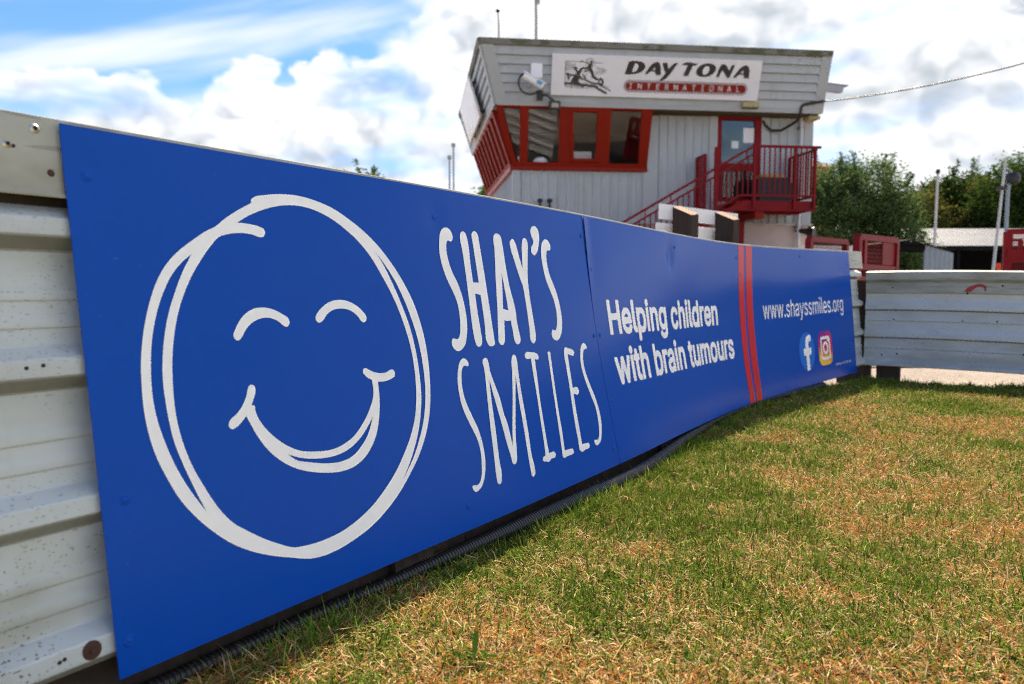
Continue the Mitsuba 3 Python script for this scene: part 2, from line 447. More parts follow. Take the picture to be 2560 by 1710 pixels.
# ------------------------------------------------------------------ print outlines on the banner (metres along, metres up) and on the tower sign
PRINTS = {
  'ring': [[[0.488,1.0896],[0.4894,1.0993],[0.4961,1.1046],[0.5426,1.1175],[0.5926,1.125],[0.6541,1.1268],[0.7225,1.1186],[0.793,1.0999],[0.848,1.0748],[0.9042,1.0432],[0.9669,0.9968],[1.018,0.9456],[1.0685,0.8808],[1.1113,0.8043],[1.1379,0.7167],[1.1469,0.6339],[1.1429,0.5519],[1.1316,0.4858],[1.1126,0.4231],[1.0807,0.3613],[1.036,0.3034],[0.9756,0.2462],[0.9125,0.1968],[0.8482,0.1592],[0.7823,0.1308],[0.7157,0.1129],[0.6478,0.1012],[0.5899,0.0991],[0.5407,0.1053],[0.4858,0.1241],[0.4206,0.1485],[0.3634,0.176],[0.306,0.2132],[0.2598,0.2548],[0.2196,0.2994],[0.185,0.3483],[0.1564,0.4078],[0.1351,0.4647],[0.123,0.5223],[0.1184,0.5848],[0.1207,0.6432],[0.1233,0.6741],[0.1302,0.7162],[0.1432,0.7681],[0.1615,0.8206],[0.1852,0.8707],[0.2137,0.9118],[0.2516,0.9475],[0.2981,0.9795],[0.3372,1.0033],[0.3657,1.0167],[0.396,1.0384],[0.4386,1.0642]],[[0.4351,1.0319],[0.4681,1.0507],[0.5172,1.0716],[0.5674,1.087],[0.6186,1.0957],[0.6706,1.0963],[0.7232,1.0875],[0.7766,1.0693],[0.8304,1.0406],[0.8848,1.0018],[0.9278,0.9587],[0.9692,0.8983],[1.0103,0.8292],[1.0434,0.7491],[1.0653,0.6633],[1.0703,0.5826],[1.0605,0.4943],[1.0426,0.4328],[1.0091,0.3729],[0.9634,0.3167],[0.914,0.2677],[0.8545,0.223],[0.793,0.1876],[0.7304,0.163],[0.661,0.1461],[0.5917,0.1409],[0.537,0.1432],[0.4945,0.1494],[0.4467,0.1722],[0.3973,0.2018],[0.3467,0.2382],[0.3241,0.2555],[0.2958,0.2874],[0.2695,0.3286],[0.2478,0.3716],[0.227,0.417],[0.2095,0.4713],[0.1994,0.5237],[0.1959,0.585],[0.1984,0.6354],[0.2012,0.6674],[0.2084,0.711],[0.2212,0.7614],[0.2383,0.8089],[0.2609,0.8537],[0.2876,0.896],[0.3159,0.9322],[0.3443,0.9639],[0.3763,0.9917],[0.3993,0.9986],[0.4394,1.0047],[0.4752,1.0034],[0.5091,0.9973],[0.5175,1.0001],[0.5233,1.011],[0.5203,1.0205],[0.5128,1.0239],[0.4789,1.0305],[0.452,1.032]],[[0.2878,0.9419],[0.2598,0.9217],[0.2297,0.8916],[0.2026,0.8504],[0.1812,0.8068],[0.165,0.7605],[0.1536,0.7146],[0.1475,0.6721],[0.1445,0.6408],[0.1439,0.5914],[0.1495,0.5412],[0.16,0.4966],[0.1754,0.4472],[0.195,0.3998],[0.219,0.354],[0.248,0.3068],[0.2328,0.344],[0.2159,0.3886],[0.1995,0.4359],[0.1842,0.4892],[0.1774,0.5371],[0.1738,0.5877],[0.1734,0.6379],[0.1762,0.6696],[0.1835,0.7126],[0.1952,0.7591],[0.2119,0.8061],[0.2344,0.8538],[0.2566,0.8955]],[[0.9532,0.9747],[0.9892,0.9355],[1.0275,0.8851],[1.0587,0.8288],[1.0875,0.7571],[1.1083,0.6797],[1.116,0.5929],[1.1063,0.4888],[1.0812,0.4132],[1.0467,0.3528],[1.0031,0.2956],[0.9481,0.2428],[0.8626,0.1697],[0.912,0.2103],[0.9654,0.2618],[1.0068,0.3133],[1.0437,0.372],[1.0688,0.4292],[1.0857,0.4913],[1.0921,0.5663],[1.0898,0.6427],[1.0748,0.729],[1.0472,0.8053],[1.0129,0.8803],[0.9825,0.9353]]],
  'eye': [[[0.3822,0.7342],[0.3891,0.7467],[0.4076,0.7718],[0.4323,0.7915],[0.4608,0.8021],[0.4908,0.803],[0.5206,0.7969],[0.5477,0.7844],[0.5699,0.768],[0.5704,0.758],[0.5646,0.7496],[0.5569,0.7475],[0.55,0.7502],[0.5348,0.7626],[0.5123,0.7727],[0.4916,0.7757],[0.468,0.7727],[0.444,0.763],[0.4215,0.7452],[0.4045,0.7238],[0.3983,0.7197],[0.3918,0.7193],[0.3847,0.7242]]],
  'eye2': [[[0.6679,0.7686],[0.6719,0.7767],[0.694,0.7968],[0.7241,0.8129],[0.7476,0.8189],[0.7707,0.8207],[0.8049,0.8159],[0.8385,0.8023],[0.8629,0.7842],[0.8764,0.7661],[0.8744,0.7551],[0.8647,0.7488],[0.8553,0.7513],[0.8389,0.7695],[0.8119,0.7868],[0.7893,0.7929],[0.7692,0.7942],[0.7431,0.7915],[0.7159,0.7796],[0.6887,0.7567],[0.6791,0.7546],[0.6716,0.7582]]],
  'mouth': [[[0.8314,0.5931],[0.8339,0.6037],[0.8437,0.6072],[0.8579,0.6007],[0.8809,0.5907],[0.9084,0.585],[0.9378,0.5863],[0.9552,0.5915],[0.9664,0.591],[0.9747,0.582],[0.9707,0.5686],[0.9563,0.5632],[0.9325,0.5588],[0.9034,0.5582],[0.8916,0.5599],[0.8908,0.532],[0.8883,0.5018],[0.8782,0.4558],[0.8587,0.4059],[0.8299,0.3671],[0.7946,0.3389],[0.7533,0.3213],[0.7015,0.3157],[0.6429,0.3222],[0.5879,0.3357],[0.5361,0.3551],[0.4922,0.3818],[0.4553,0.4151],[0.4251,0.4559],[0.4043,0.4963],[0.393,0.5215],[0.3754,0.5061],[0.3569,0.4955],[0.3483,0.4935],[0.3397,0.4981],[0.3377,0.5081],[0.343,0.5163],[0.366,0.5311],[0.3858,0.5504],[0.4026,0.5777],[0.4076,0.5919],[0.4144,0.5994],[0.4211,0.6001],[0.4293,0.5951],[0.4308,0.5838],[0.4227,0.5642],[0.4131,0.5465],[0.4227,0.5452],[0.4241,0.5268],[0.4358,0.499],[0.4587,0.4692],[0.4871,0.4418],[0.5215,0.4175],[0.558,0.4005],[0.612,0.3893],[0.6641,0.3844],[0.7146,0.3912],[0.7636,0.4103],[0.808,0.4441],[0.8423,0.4826],[0.8649,0.5245],[0.8668,0.5479],[0.8661,0.5678],[0.8474,0.5771]],[[0.5115,0.3992],[0.5396,0.3777],[0.5775,0.3655],[0.6473,0.3485],[0.7008,0.3439],[0.7474,0.3519],[0.7864,0.3746],[0.8185,0.4036],[0.8503,0.4562],[0.8195,0.4251],[0.7848,0.3984],[0.7403,0.3763],[0.6936,0.366],[0.6396,0.3657],[0.5987,0.3709],[0.555,0.3815]]],
  'S1': [[[1.2913,1.0171],[1.2978,1.0395],[1.3112,1.0639],[1.3261,1.0754],[1.3398,1.0798],[1.3599,1.0767],[1.3732,1.0647],[1.3786,1.0473],[1.3742,1.0358],[1.3634,1.0294],[1.3532,1.0304],[1.3443,1.0325],[1.3383,1.0258],[1.3319,1.0096],[1.3309,0.9841],[1.3366,0.9493],[1.3502,0.9145],[1.3717,0.8795],[1.3874,0.8408],[1.3969,0.7986],[1.4006,0.7596],[1.3968,0.7144],[1.3834,0.673],[1.3713,0.6511],[1.3486,0.6333],[1.3233,0.6261],[1.3041,0.6325],[1.292,0.6465],[1.2897,0.6591],[1.2995,0.6752],[1.3132,0.6723],[1.3283,0.6705],[1.3373,0.6754],[1.3483,0.694],[1.3576,0.7352],[1.3593,0.7736],[1.3539,0.8089],[1.3399,0.8409],[1.3207,0.8727],[1.303,0.9104],[1.2911,0.9511],[1.2877,0.9886]]],
  'H': [[[1.4248,1.0533],[1.4305,1.0651],[1.4444,1.0719],[1.4578,1.0701],[1.4671,1.0558],[1.4709,1.0394],[1.4707,0.9466],[1.4728,0.879],[1.5101,0.878],[1.5064,0.9543],[1.5022,1.0412],[1.5008,1.0611],[1.509,1.0734],[1.5243,1.0781],[1.5378,1.0735],[1.5454,1.0605],[1.5465,1.0436],[1.5558,0.9151],[1.5597,0.803],[1.5619,0.6371],[1.5474,0.6322],[1.5322,0.6308],[1.5212,0.6338],[1.514,0.64],[1.512,0.7265],[1.5109,0.8304],[1.4965,0.8332],[1.4756,0.8362],[1.4757,0.7676],[1.4788,0.6845],[1.4792,0.658],[1.4708,0.6402],[1.4551,0.634],[1.442,0.6377],[1.4328,0.6573],[1.4295,0.6902],[1.4308,0.7916],[1.432,0.8964],[1.4277,1.0043],[1.4231,1.0401]]],
  'A': [[[1.653,1.0635],[1.6587,1.0726],[1.6776,1.0787],[1.6961,1.0767],[1.709,1.0633],[1.711,1.0492],[1.717,0.9431],[1.7274,0.8508],[1.7434,0.7829],[1.7448,0.7472],[1.7428,0.7294],[1.7484,0.6755],[1.7513,0.6467],[1.7434,0.6329],[1.7286,0.6277],[1.713,0.631],[1.7039,0.6457],[1.7027,0.6776],[1.6977,0.7254],[1.6637,0.7255],[1.6506,0.7287],[1.6451,0.6976],[1.6387,0.6631],[1.6287,0.6394],[1.6128,0.631],[1.5994,0.6342],[1.59,0.645],[1.5913,0.6621],[1.6088,0.7507],[1.6223,0.8368],[1.6324,0.9062],[1.6488,1.011]],[[1.6791,0.9182],[1.6868,0.8437],[1.6906,0.7683],[1.675,0.77],[1.6547,0.775],[1.666,0.8367]]],
  'Y': [[[1.8669,1.0506],[1.8753,1.0659],[1.889,1.0733],[1.9034,1.0712],[1.9122,1.0568],[1.9019,1.0041],[1.8759,0.8919],[1.8724,0.8364],[1.8742,0.7624],[1.8773,0.6957],[1.8765,0.655],[1.8673,0.6333],[1.8496,0.624],[1.837,0.6294],[1.8281,0.6427],[1.8315,0.6718],[1.8341,0.7449],[1.8324,0.8182],[1.8297,0.8621],[1.8104,0.9093],[1.7861,0.9775],[1.7692,1.0345],[1.7691,1.0471],[1.7796,1.0567],[1.7913,1.0639],[1.8041,1.061],[1.8141,1.0459],[1.8293,0.9937],[1.8458,0.9411],[1.8536,0.991]]],
  'apostrophe': [[[1.9494,1.1079],[1.9602,1.123],[1.9821,1.1318],[2.0022,1.1287],[2.0172,1.1126],[2.019,1.082],[2.0053,1.0468],[1.9827,1.0151],[1.961,1.0021],[1.9437,1.0066],[1.9333,1.0148],[1.9397,1.0358],[1.9582,1.0518],[1.9636,1.0654],[1.9529,1.0855]]],
  'S2': [[[2.0221,1.0285],[2.0341,1.056],[2.0534,1.0725],[2.0744,1.0792],[2.0965,1.0731],[2.1118,1.0544],[2.1096,1.0386],[2.0993,1.0291],[2.0861,1.0304],[2.0753,1.0279],[2.0667,1.0151],[2.0609,0.9916],[2.0629,0.9529],[2.0756,0.9104],[2.0973,0.8717],[2.1169,0.8247],[2.1269,0.7734],[2.1263,0.7103],[2.1038,0.6561],[2.0811,0.6356],[2.046,0.6265],[2.0248,0.6345],[2.014,0.6504],[2.0146,0.66],[2.0256,0.6756],[2.0521,0.6719],[2.0681,0.6849],[2.0794,0.7117],[2.0859,0.7584],[2.078,0.8014],[2.058,0.8442],[2.0322,0.8942],[2.02,0.9516],[2.0171,1.0014]]],
  'S3': [[[1.2964,0.5386],[1.3082,0.5692],[1.3248,0.5907],[1.3454,0.5984],[1.3608,0.5933],[1.3716,0.5763],[1.3702,0.5703],[1.3636,0.5676],[1.3467,0.5716],[1.3338,0.567],[1.3248,0.5536],[1.3165,0.5261],[1.3139,0.4841],[1.3268,0.4296],[1.3498,0.3804],[1.3709,0.3345],[1.3833,0.2789],[1.384,0.225],[1.3741,0.1841],[1.3581,0.1518],[1.3377,0.1314],[1.3175,0.1218],[1.3024,0.1196],[1.29,0.1272],[1.284,0.1396],[1.2893,0.1468],[1.3141,0.1418],[1.3301,0.1471],[1.345,0.1652],[1.3575,0.2051],[1.3633,0.2538],[1.3572,0.294],[1.3384,0.336],[1.3149,0.3819],[1.297,0.4264],[1.2899,0.4798],[1.2905,0.5112]]],
  'M': [[[1.4615,0.5781],[1.4688,0.5868],[1.4823,0.5898],[1.494,0.5849],[1.4983,0.5715],[1.5012,0.5377],[1.5165,0.4914],[1.5391,0.4289],[1.5507,0.3633],[1.5609,0.3355],[1.5696,0.2774],[1.5738,0.2389],[1.5991,0.3299],[1.6284,0.4221],[1.6521,0.5243],[1.6632,0.574],[1.6713,0.5852],[1.6824,0.5887],[1.697,0.5814],[1.7,0.5634],[1.6971,0.5124],[1.6966,0.4534],[1.6995,0.3547],[1.6992,0.2605],[1.6948,0.179],[1.7008,0.1232],[1.698,0.1081],[1.6819,0.095],[1.671,0.1019],[1.6688,0.1217],[1.6696,0.1914],[1.6715,0.3117],[1.6702,0.3898],[1.6738,0.5047],[1.6427,0.401],[1.6016,0.2532],[1.5947,0.2125],[1.5793,0.1736],[1.5652,0.168],[1.5524,0.1749],[1.5493,0.1981],[1.5364,0.2566],[1.5244,0.3296],[1.5075,0.4103],[1.4871,0.5085],[1.4819,0.4357],[1.4784,0.329],[1.4702,0.209],[1.4646,0.1295],[1.4569,0.1184],[1.4467,0.1162],[1.436,0.1228],[1.4347,0.1358],[1.44,0.2146],[1.4478,0.3336],[1.4578,0.4533],[1.4644,0.5521]]],
  'I': [[[1.7645,0.5816],[1.7761,0.59],[1.8183,0.5888],[1.8487,0.5847],[1.8696,0.5742],[1.8738,0.5615],[1.868,0.5558],[1.8558,0.5554],[1.8396,0.5599],[1.8377,0.4966],[1.8304,0.3749],[1.8294,0.2773],[1.828,0.2045],[1.8284,0.1647],[1.8502,0.1649],[1.8701,0.1638],[1.8808,0.1524],[1.8712,0.1398],[1.8568,0.1384],[1.8372,0.14],[1.8226,0.1326],[1.8101,0.1309],[1.8001,0.136],[1.7812,0.1379],[1.7702,0.1464],[1.7762,0.1572],[1.7984,0.1604],[1.8029,0.2006],[1.8071,0.3049],[1.8114,0.4137],[1.8094,0.5073],[1.8092,0.5634],[1.7797,0.5631],[1.7674,0.5681]]],
  'L': [[[1.954,0.5798],[1.966,0.5828],[1.9774,0.5783],[1.9742,0.5098],[1.97,0.3958],[1.9672,0.3032],[1.9672,0.24],[1.9625,0.1861],[1.9603,0.1529],[1.9932,0.1522],[2.0281,0.1504],[2.0365,0.1374],[2.0292,0.1259],[2.0004,0.1255],[1.9655,0.1259],[1.9429,0.1229],[1.9321,0.1328],[1.9349,0.1469],[1.9401,0.2065],[1.945,0.2895],[1.9495,0.4108],[1.9533,0.5242]]],
  'E': [[[2.1029,0.5758],[2.1117,0.5885],[2.1267,0.5915],[2.1435,0.5857],[2.175,0.5802],[2.1956,0.57],[2.1983,0.5609],[2.183,0.5476],[2.1606,0.5522],[2.1322,0.5603],[2.1302,0.4925],[2.1279,0.4059],[2.1518,0.4087],[2.1742,0.4042],[2.1824,0.3877],[2.1728,0.3754],[2.1615,0.3713],[2.1443,0.3763],[2.1265,0.3796],[2.1227,0.3084],[2.1227,0.2251],[2.1217,0.1531],[2.1593,0.1512],[2.1831,0.1494],[2.1906,0.1371],[2.1825,0.1274],[2.1484,0.1253],[2.1,0.1236],[2.0878,0.1349],[2.0922,0.1732],[2.0911,0.2168],[2.0927,0.3036],[2.0995,0.4075],[2.0999,0.5125],[2.0983,0.5564]]],
  'S4': [[[2.2534,0.546],[2.2674,0.577],[2.2895,0.5963],[2.3066,0.6014],[2.3249,0.5944],[2.335,0.5786],[2.3291,0.5711],[2.3121,0.573],[2.2962,0.5661],[2.2821,0.5441],[2.2747,0.5126],[2.2826,0.4525],[2.3099,0.3902],[2.3366,0.3273],[2.3493,0.2702],[2.3463,0.215],[2.3316,0.1756],[2.31,0.1422],[2.2855,0.128],[2.261,0.1244],[2.2422,0.1352],[2.2397,0.1482],[2.25,0.1528],[2.2733,0.1473],[2.2902,0.1546],[2.3076,0.1838],[2.3187,0.2373],[2.3164,0.2928],[2.2936,0.3506],[2.2671,0.4128],[2.2499,0.4735],[2.2467,0.5192]]],
}
SIGN_LETTERS = {"D":[[[1.568,0.47],[1.644,0.722],[1.724,0.737],[1.845,0.734],[1.937,0.713],[2.001,0.66],[2.004,0.614],[1.968,0.548],[1.88,0.498],[1.76,0.47],[1.599,0.464]],[[1.721,0.512],[1.777,0.689],[1.828,0.685],[1.85,0.646],[1.839,0.571],[1.807,0.533]]],"A":[[[2.002,0.484],[2.21,0.722],[2.281,0.73],[2.314,0.698],[2.366,0.471],[2.248,0.469],[2.229,0.528],[2.121,0.53],[2.074,0.477]],[[2.164,0.569],[2.217,0.63],[2.225,0.567]]],"Y":[[[2.373,0.718],[2.481,0.722],[2.521,0.599],[2.639,0.718],[2.721,0.724],[2.389,0.352],[2.328,0.344],[2.466,0.511],[2.431,0.562]]],"T":[[[2.796,0.686],[2.844,0.725],[3.153,0.725],[3.126,0.685],[3.053,0.687],[2.967,0.47],[2.853,0.469],[2.934,0.685]]],"O":[[[3.135,0.566],[3.161,0.632],[3.218,0.69],[3.319,0.731],[3.443,0.735],[3.539,0.701],[3.571,0.645],[3.551,0.569],[3.473,0.501],[3.362,0.464],[3.247,0.466],[3.161,0.501]],[[3.29,0.524],[3.279,0.58],[3.305,0.646],[3.354,0.685],[3.406,0.677],[3.427,0.631],[3.406,0.555],[3.357,0.513],[3.316,0.506]]],"N":[[[3.591,0.467],[3.665,0.695],[3.693,0.734],[3.756,0.732],[3.872,0.608],[3.914,0.722],[3.991,0.725],[3.896,0.461],[3.843,0.459],[3.714,0.612],[3.654,0.465]]],"A2":[[[3.968,0.469],[4.178,0.712],[4.239,0.729],[4.295,0.697],[4.339,0.461],[4.222,0.461],[4.212,0.524],[4.09,0.526],[4.042,0.471]],[[4.132,0.565],[4.19,0.627],[4.198,0.565]]]}
# ------------------------------------------------------------------ the line of the banner fence: bottom and top edge of the banner, in metres
H = 1.22
FU = np.array([-1.3, 0., 2.469, 4.992, 7.55, 8.45])
FB = np.array([[-.8512, 1.6054, .0684], [.5242, 3.6566, .0545], [1.8235, 5.8197, -.0003], [3.5038, 7.7477, .0193]])
FT = np.array([[-.9895, 1.7104, 1.2760], [.3421, 3.7898, 1.2535], [1.7244, 5.8998, 1.2130], [3.4072, 7.8261, 1.2329]])


def spline(A):
    a0 = A[0] + (A[1] - A[0]) * (FU[0] - FU[1]) / (FU[2] - FU[1])
    a1 = A[3] + (A[3] - A[2]) * (FU[5] - FU[4]) / (FU[4] - FU[3])
    return CubicSpline(FU, np.vstack([a0, A, a1]), bc_type='natural')


CB, CT = spline(FB), spline(FT)
BOW = CubicSpline([-1.3, 0, 2.469, 4.992, 7.55, 8.45], [0, 0, .02, .03, 0., 0.], bc_type='natural')
DENTS = [(.049, 1.11, -.005, .06, .06), (1.287, 1.115, -.005, .05, .05), (3.665, 1.08, -.009, .05, .08), (.053, .38, -.003, .04, .04), (2.3, 1.0, -.006, .2, .2)]


def S(u, v, off=0., dents=True):
    """A point at u along the fence and v up it, `off` in front of the banner's face."""
    u, v = np.broadcast_arrays(np.asarray(u, float), np.asarray(v, float))
    w = (v / H)[..., None]
    p = (1 - w) * CB(u) + w * CT(u)
    n = np.cross((1 - w) * CB(u, 1) + w * CT(u, 1), CT(u) - CB(u))
    n /= np.linalg.norm(n, axis=-1, keepdims=True)
    o = off - BOW(u) * np.sin(np.pi * np.clip(v / H, 0, 1))
    if dents:
        o = o + .0016 * np.sin(u * 5.1 + 1.3 * np.sin(v * 4.2)) * np.sin(v * 3.1 + .6 * u)
        o = o + sum(a * np.exp(-((u - x) / sx)**2 - ((v - y) / sy)**2) for x, y, a, sx, sy in DENTS)
    return p + n * np.asarray(o)[..., None]


def sheet_on(u0, u1, v0, v1, off, thick, du=.025, dv=.03, edge=None):
    us, vs = np.linspace(u0, u1, max(2, int((u1 - u0) / du))), np.linspace(v0, v1, max(2, int((v1 - v0) / dv)))
    U, V = np.meshgrid(us, vs, indexing='ij')
    o = off(U, V) if callable(off) else off
    return shell(S(U, V, o), S(U, V, o - thick))


def decal(g, off, du=.05, dv=.15):
    v, f = flat(g, du, dv)
    return trimesh.Trimesh(S(v[:, 0], v[:, 1], off), f, process=False), v


# ---- the banner: three sheets with their print and rivets
banner = thing('banner', 'long glossy blue banner board with a white smiling face, fixed to the left fence', 'banner')
lift = lambda u0: (lambda U, V: .007 * np.clip(1 - (U - u0) / .09, 0, 1)**2 * np.clip((V - .72) / .35, 0, 1))
add(banner, 'panel', sheet_on(0, 2.467, 0, H, 0., .003), 'blue_vinyl', 30)
add(banner, 'panel', sheet_on(2.4712, 4.9905, 0, H, lift(2.4712), .003), 'blue_vinyl', 30)
add(banner, 'panel', sheet_on(4.9925, 7.55, 0, H, 0., .003), 'blue_vinyl', 30)

for k, nm, lab in (('ring', 'face_outline', 'hand drawn double white circle of the smiling face'), ('eye', 'eye', None), ('eye2', 'eye', None), ('mouth', 'mouth', 'white smiling mouth with upturned ends')):
    add(banner, nm, decal(poly(PRINTS[k], 5), .0016)[0], 'white_vinyl', label=lab)
for k in ('S1', 'H', 'A', 'Y', 'apostrophe', 'S2', 'S3', 'M', 'I', 'L', 'E', 'S4'):
    add(banner, 'letter' if k != 'apostrophe' else 'apostrophe', decal(poly(PRINTS[k], 4), .0016)[0], 'white_vinyl')


def line(text, u0, u1, v0, cap, bold, part, gap=9., m='white_vinyl', embolden=0.):
    g = text_shape(text, 1.0, bold)
    x0, _, x1, _ = g.bounds
    g = affinity.affine_transform(g, [(u1 - u0) / (x1 - x0), 0, 0, cap, u0 - x0 * (u1 - u0) / (x1 - x0), v0])
    g = g.buffer(embolden)
    word, end = [], None
    for p in sorted(parts_of(g), key=lambda p: p.bounds[0]) + [None]:
        if p is None or (end is not None and p.bounds[0] - end > gap):
            add(banner, part, decal(MultiPolygon(word), .0016, .06, .2)[0], m)
            word, end = [], None
        if p is not None:
            word.append(p)
            end = p.bounds[2] if end is None else max(end, p.bounds[2])


line('Helping children', 2.637, 4.515, .634, .164, True, 'slogan_word', .030, embolden=.0032)
line('with brain tumours', 2.632, 4.802, .378, .168, True, 'slogan_word', .030, embolden=.0032)
line('www.shayssmiles.org', 5.476, 7.285, .634, .148, False, 'web_address')
line('Charity No. 1194406', 6.975, 7.395, .119, .022, False, 'charity_number')
for a, b in ((4.994, 5.106), (5.144, 5.272)):
    add(banner, 'stripe', decal(sbox(a, 0.001, b, H - .001), .0014)[0], 'red_vinyl')

# round blue icon with a white f, rounded square icon with a camera outline
cx, cy, r = 6.343, .306, .172
ic = add(banner, 'social_icon', decal(Point(cx, cy).buffer(r, 48), .0014)[0], 'sky_blue_vinyl', label='round light blue social media icon with a white f')
fs = [(-.030, -.172), (.036, -.172), (.036, -.035), (.085, -.035), (.094, .028), (.036, .028), (.036, .062), (.045, .083), (.066, .090), (.094, .088), (.094, .140), (.045, .146), (.000, .128), (-.024, .094), (-.030, .050), (-.030, .028), (-.075, .028), (-.075, -.035), (-.030, -.035)]
add(ic, 'glyph', decal(Polygon([(cx + x, cy + y) for x, y in fs]).buffer(-.004).buffer(.004), .0028)[0], 'white_vinyl')
cx, cy, r = 6.762, .306, .160
sq = Polygon([(cx - r + .085, cy - r + .085), (cx + r - .085, cy - r + .085), (cx + r - .085, cy + r - .085), (cx - r + .085, cy + r - .085)])
me, v = decal(sq.buffer(.085, 16), .0014, .03, .03)
ic = add(banner, 'social_icon', me, 'gradient_vinyl', label='rounded square orange to purple social media icon with a white camera outline', uv=(v - [cx - r, cy - r]) / (2 * r))
cam = sq.buffer(.035, 16).difference(sq.buffer(.008, 16))
cam = cam.union(Point(cx, cy).buffer(.062, 24).difference(Point(cx, cy).buffer(.036, 24))).union(Point(cx + .066, cy + .068).buffer(.016))
add(ic, 'glyph', decal(cam, .0028)[0], 'white_vinyl')


def frame_at(u, v, off=0.):
    p = S(u, v, off)
    n = S(u, v, off + .1) - p
    n /= np.linalg.norm(n)
    a = S(u + .01, v, off) - S(u - .01, v, off)
    a /= np.linalg.norm(a)
    M = np.eye(4)
    M[:3, 0], M[:3, 1], M[:3, 2], M[:3, 3] = a, np.cross(n, a), n, p
    return M


RIVET = lathe([(0, .0036), (.004, .0034), (.0065, .0022), (.008, .0008), (.0105, .0017), (.0122, .0010), (.013, 0)], 20)
for u, v in ((.049, 1.11), (1.287, 1.115), (.053, .38), (.028, .075), (2.435, 1.12), (2.50, .96), (2.435, .63), (2.505, .63), (1.25, .08), (2.43, .08), (2.51, .30), (3.75, 1.14), (4.95, 1.12), (5.03, 1.0), (6.3, 1.16), (7.49, 1.1), (7.5, .1), (5.0, .08)):
    add(banner, 'rivet', RIVET, 'blue_vinyl', 40, M=frame_at(u, v, .0005))

# ---- the fence that carries it: corrugated sheets, top boards, posts
CROWN, PITCH_V, DEPTH = .082, .3035, .042


def sheet_profile():
    P = [(.046, -.012)]
    for k in range(4):
        c = CROWN + k * PITCH_V
        P += [(c - .021, 0), (c + .019, 0), (c + .050, -DEPTH)]
        if k < 3:
            for s in (.100, .160):
                P += [(c + .050 + s - .066, -DEPTH), (c + .050 + s - .058, -DEPTH + .004), (c + .050 + s - .040, -DEPTH + .004), (c + .050 + s - .032, -DEPTH)]
            P += [(c + PITCH_V - .046, -DEPTH)]
    return np.array(P + [(1.046, -DEPTH - .004)])


def bevelled(P, r=.003):
    """Each corner of an open profile as two points, so that folds catch the light."""
    out = [P[0]]
    for a, b, c in zip(P[:-2], P[1:-1], P[2:]):
        for e in (a, c):
            d = e - b
            L = np.linalg.norm(d)
            out.append(b + d * min(r / L, .3))
    return np.array(out + [P[-1]])


PROFILE = bevelled(sheet_profile())
CAP = bevelled(np.array([(1.056, .004), (1.062, .006), (1.070, 0.), (1.150, .001), (1.2325, 0.), (1.2345, -.004), (1.232, -.065)]), .002)


def ext_on(fn, prof, us, back=.0012):
    """A folded sheet along a fence."""
    U = np.asarray(us, float)[:, None]
    d = np.gradient(prof, axis=0)
    nrm = np.c_[d[:, 1], -d[:, 0]]
    nrm /= np.linalg.norm(nrm, axis=1, keepdims=True)
    if np.sum(nrm[:, 1]) > 0:
        nrm = -nrm
    return shell(fn(U, prof[None, :, 0], prof[None, :, 1]), fn(U, prof[None, :, 0] + back * nrm[None, :, 0], prof[None, :, 1] + back * nrm[None, :, 1]))


fence = thing('corrugated_fence', 'white corrugated steel fence with a flat top board, behind the blue banner', 'fence')
fn = lambda u, v, w: S(u, v, w - .0125, False)
for u0, u1 in ((-1.28, 2.1), (2.103, 5.2), (5.203, 7.95)):
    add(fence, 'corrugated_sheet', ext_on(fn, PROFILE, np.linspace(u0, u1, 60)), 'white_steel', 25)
for u0, u1 in ((-1.28, 1.05), (1.053, 3.45), (3.453, 5.9), (5.903, 8.0)):
    add(fence, 'top_board', ext_on(fn, CAP, np.linspace(u0, u1, 40)), 'grey_steel', 25, label='flat grey steel top board, dented and drilled' if u0 < 0 else None)
for u0, u1 in ((-1.28, 1.6), (1.61, 4.6), (4.61, 7.9)):
    us = np.repeat(np.linspace(u0, u1, 24)[:, None], 5, 1)
    vv, ww = np.array([.985, 1.205, 1.205, .985, .985]), np.array([-.062, -.068, -.11, -.11, -.062])
    f_ = S(us, np.broadcast_to(vv, us.shape), np.broadcast_to(ww, us.shape), False)
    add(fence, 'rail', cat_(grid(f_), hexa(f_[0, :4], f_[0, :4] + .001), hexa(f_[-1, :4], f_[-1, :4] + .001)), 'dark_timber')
for u in (-.95, 1.0, 3.3, 5.6, 7.55):
    a, b = S(u, -.10, -.115, False), S(u, 1.19, -.115, False)
    q = S(u, .6, -.2, False) - S(u, .6, -.1, False)
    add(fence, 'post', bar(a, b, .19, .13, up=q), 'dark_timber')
for u0, u1 in ((-1.28, 1.3), (1.305, 3.9), (3.905, 6.85)):
    us = np.linspace(u0, u1, 24)
    us = np.repeat(us[:, None], 5, 1)
    vv, ww = np.array([-.12, .16, .16, -.12, -.12]), np.array([-.080, -.074, -.19, -.19, -.080])
    f_ = S(us, np.broadcast_to(vv, us.shape), np.broadcast_to(ww, us.shape), False)
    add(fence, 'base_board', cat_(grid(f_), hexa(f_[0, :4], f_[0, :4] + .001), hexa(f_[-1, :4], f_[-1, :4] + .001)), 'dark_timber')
HOLE = trimesh.creation.cylinder(1., .0016, sections=16)
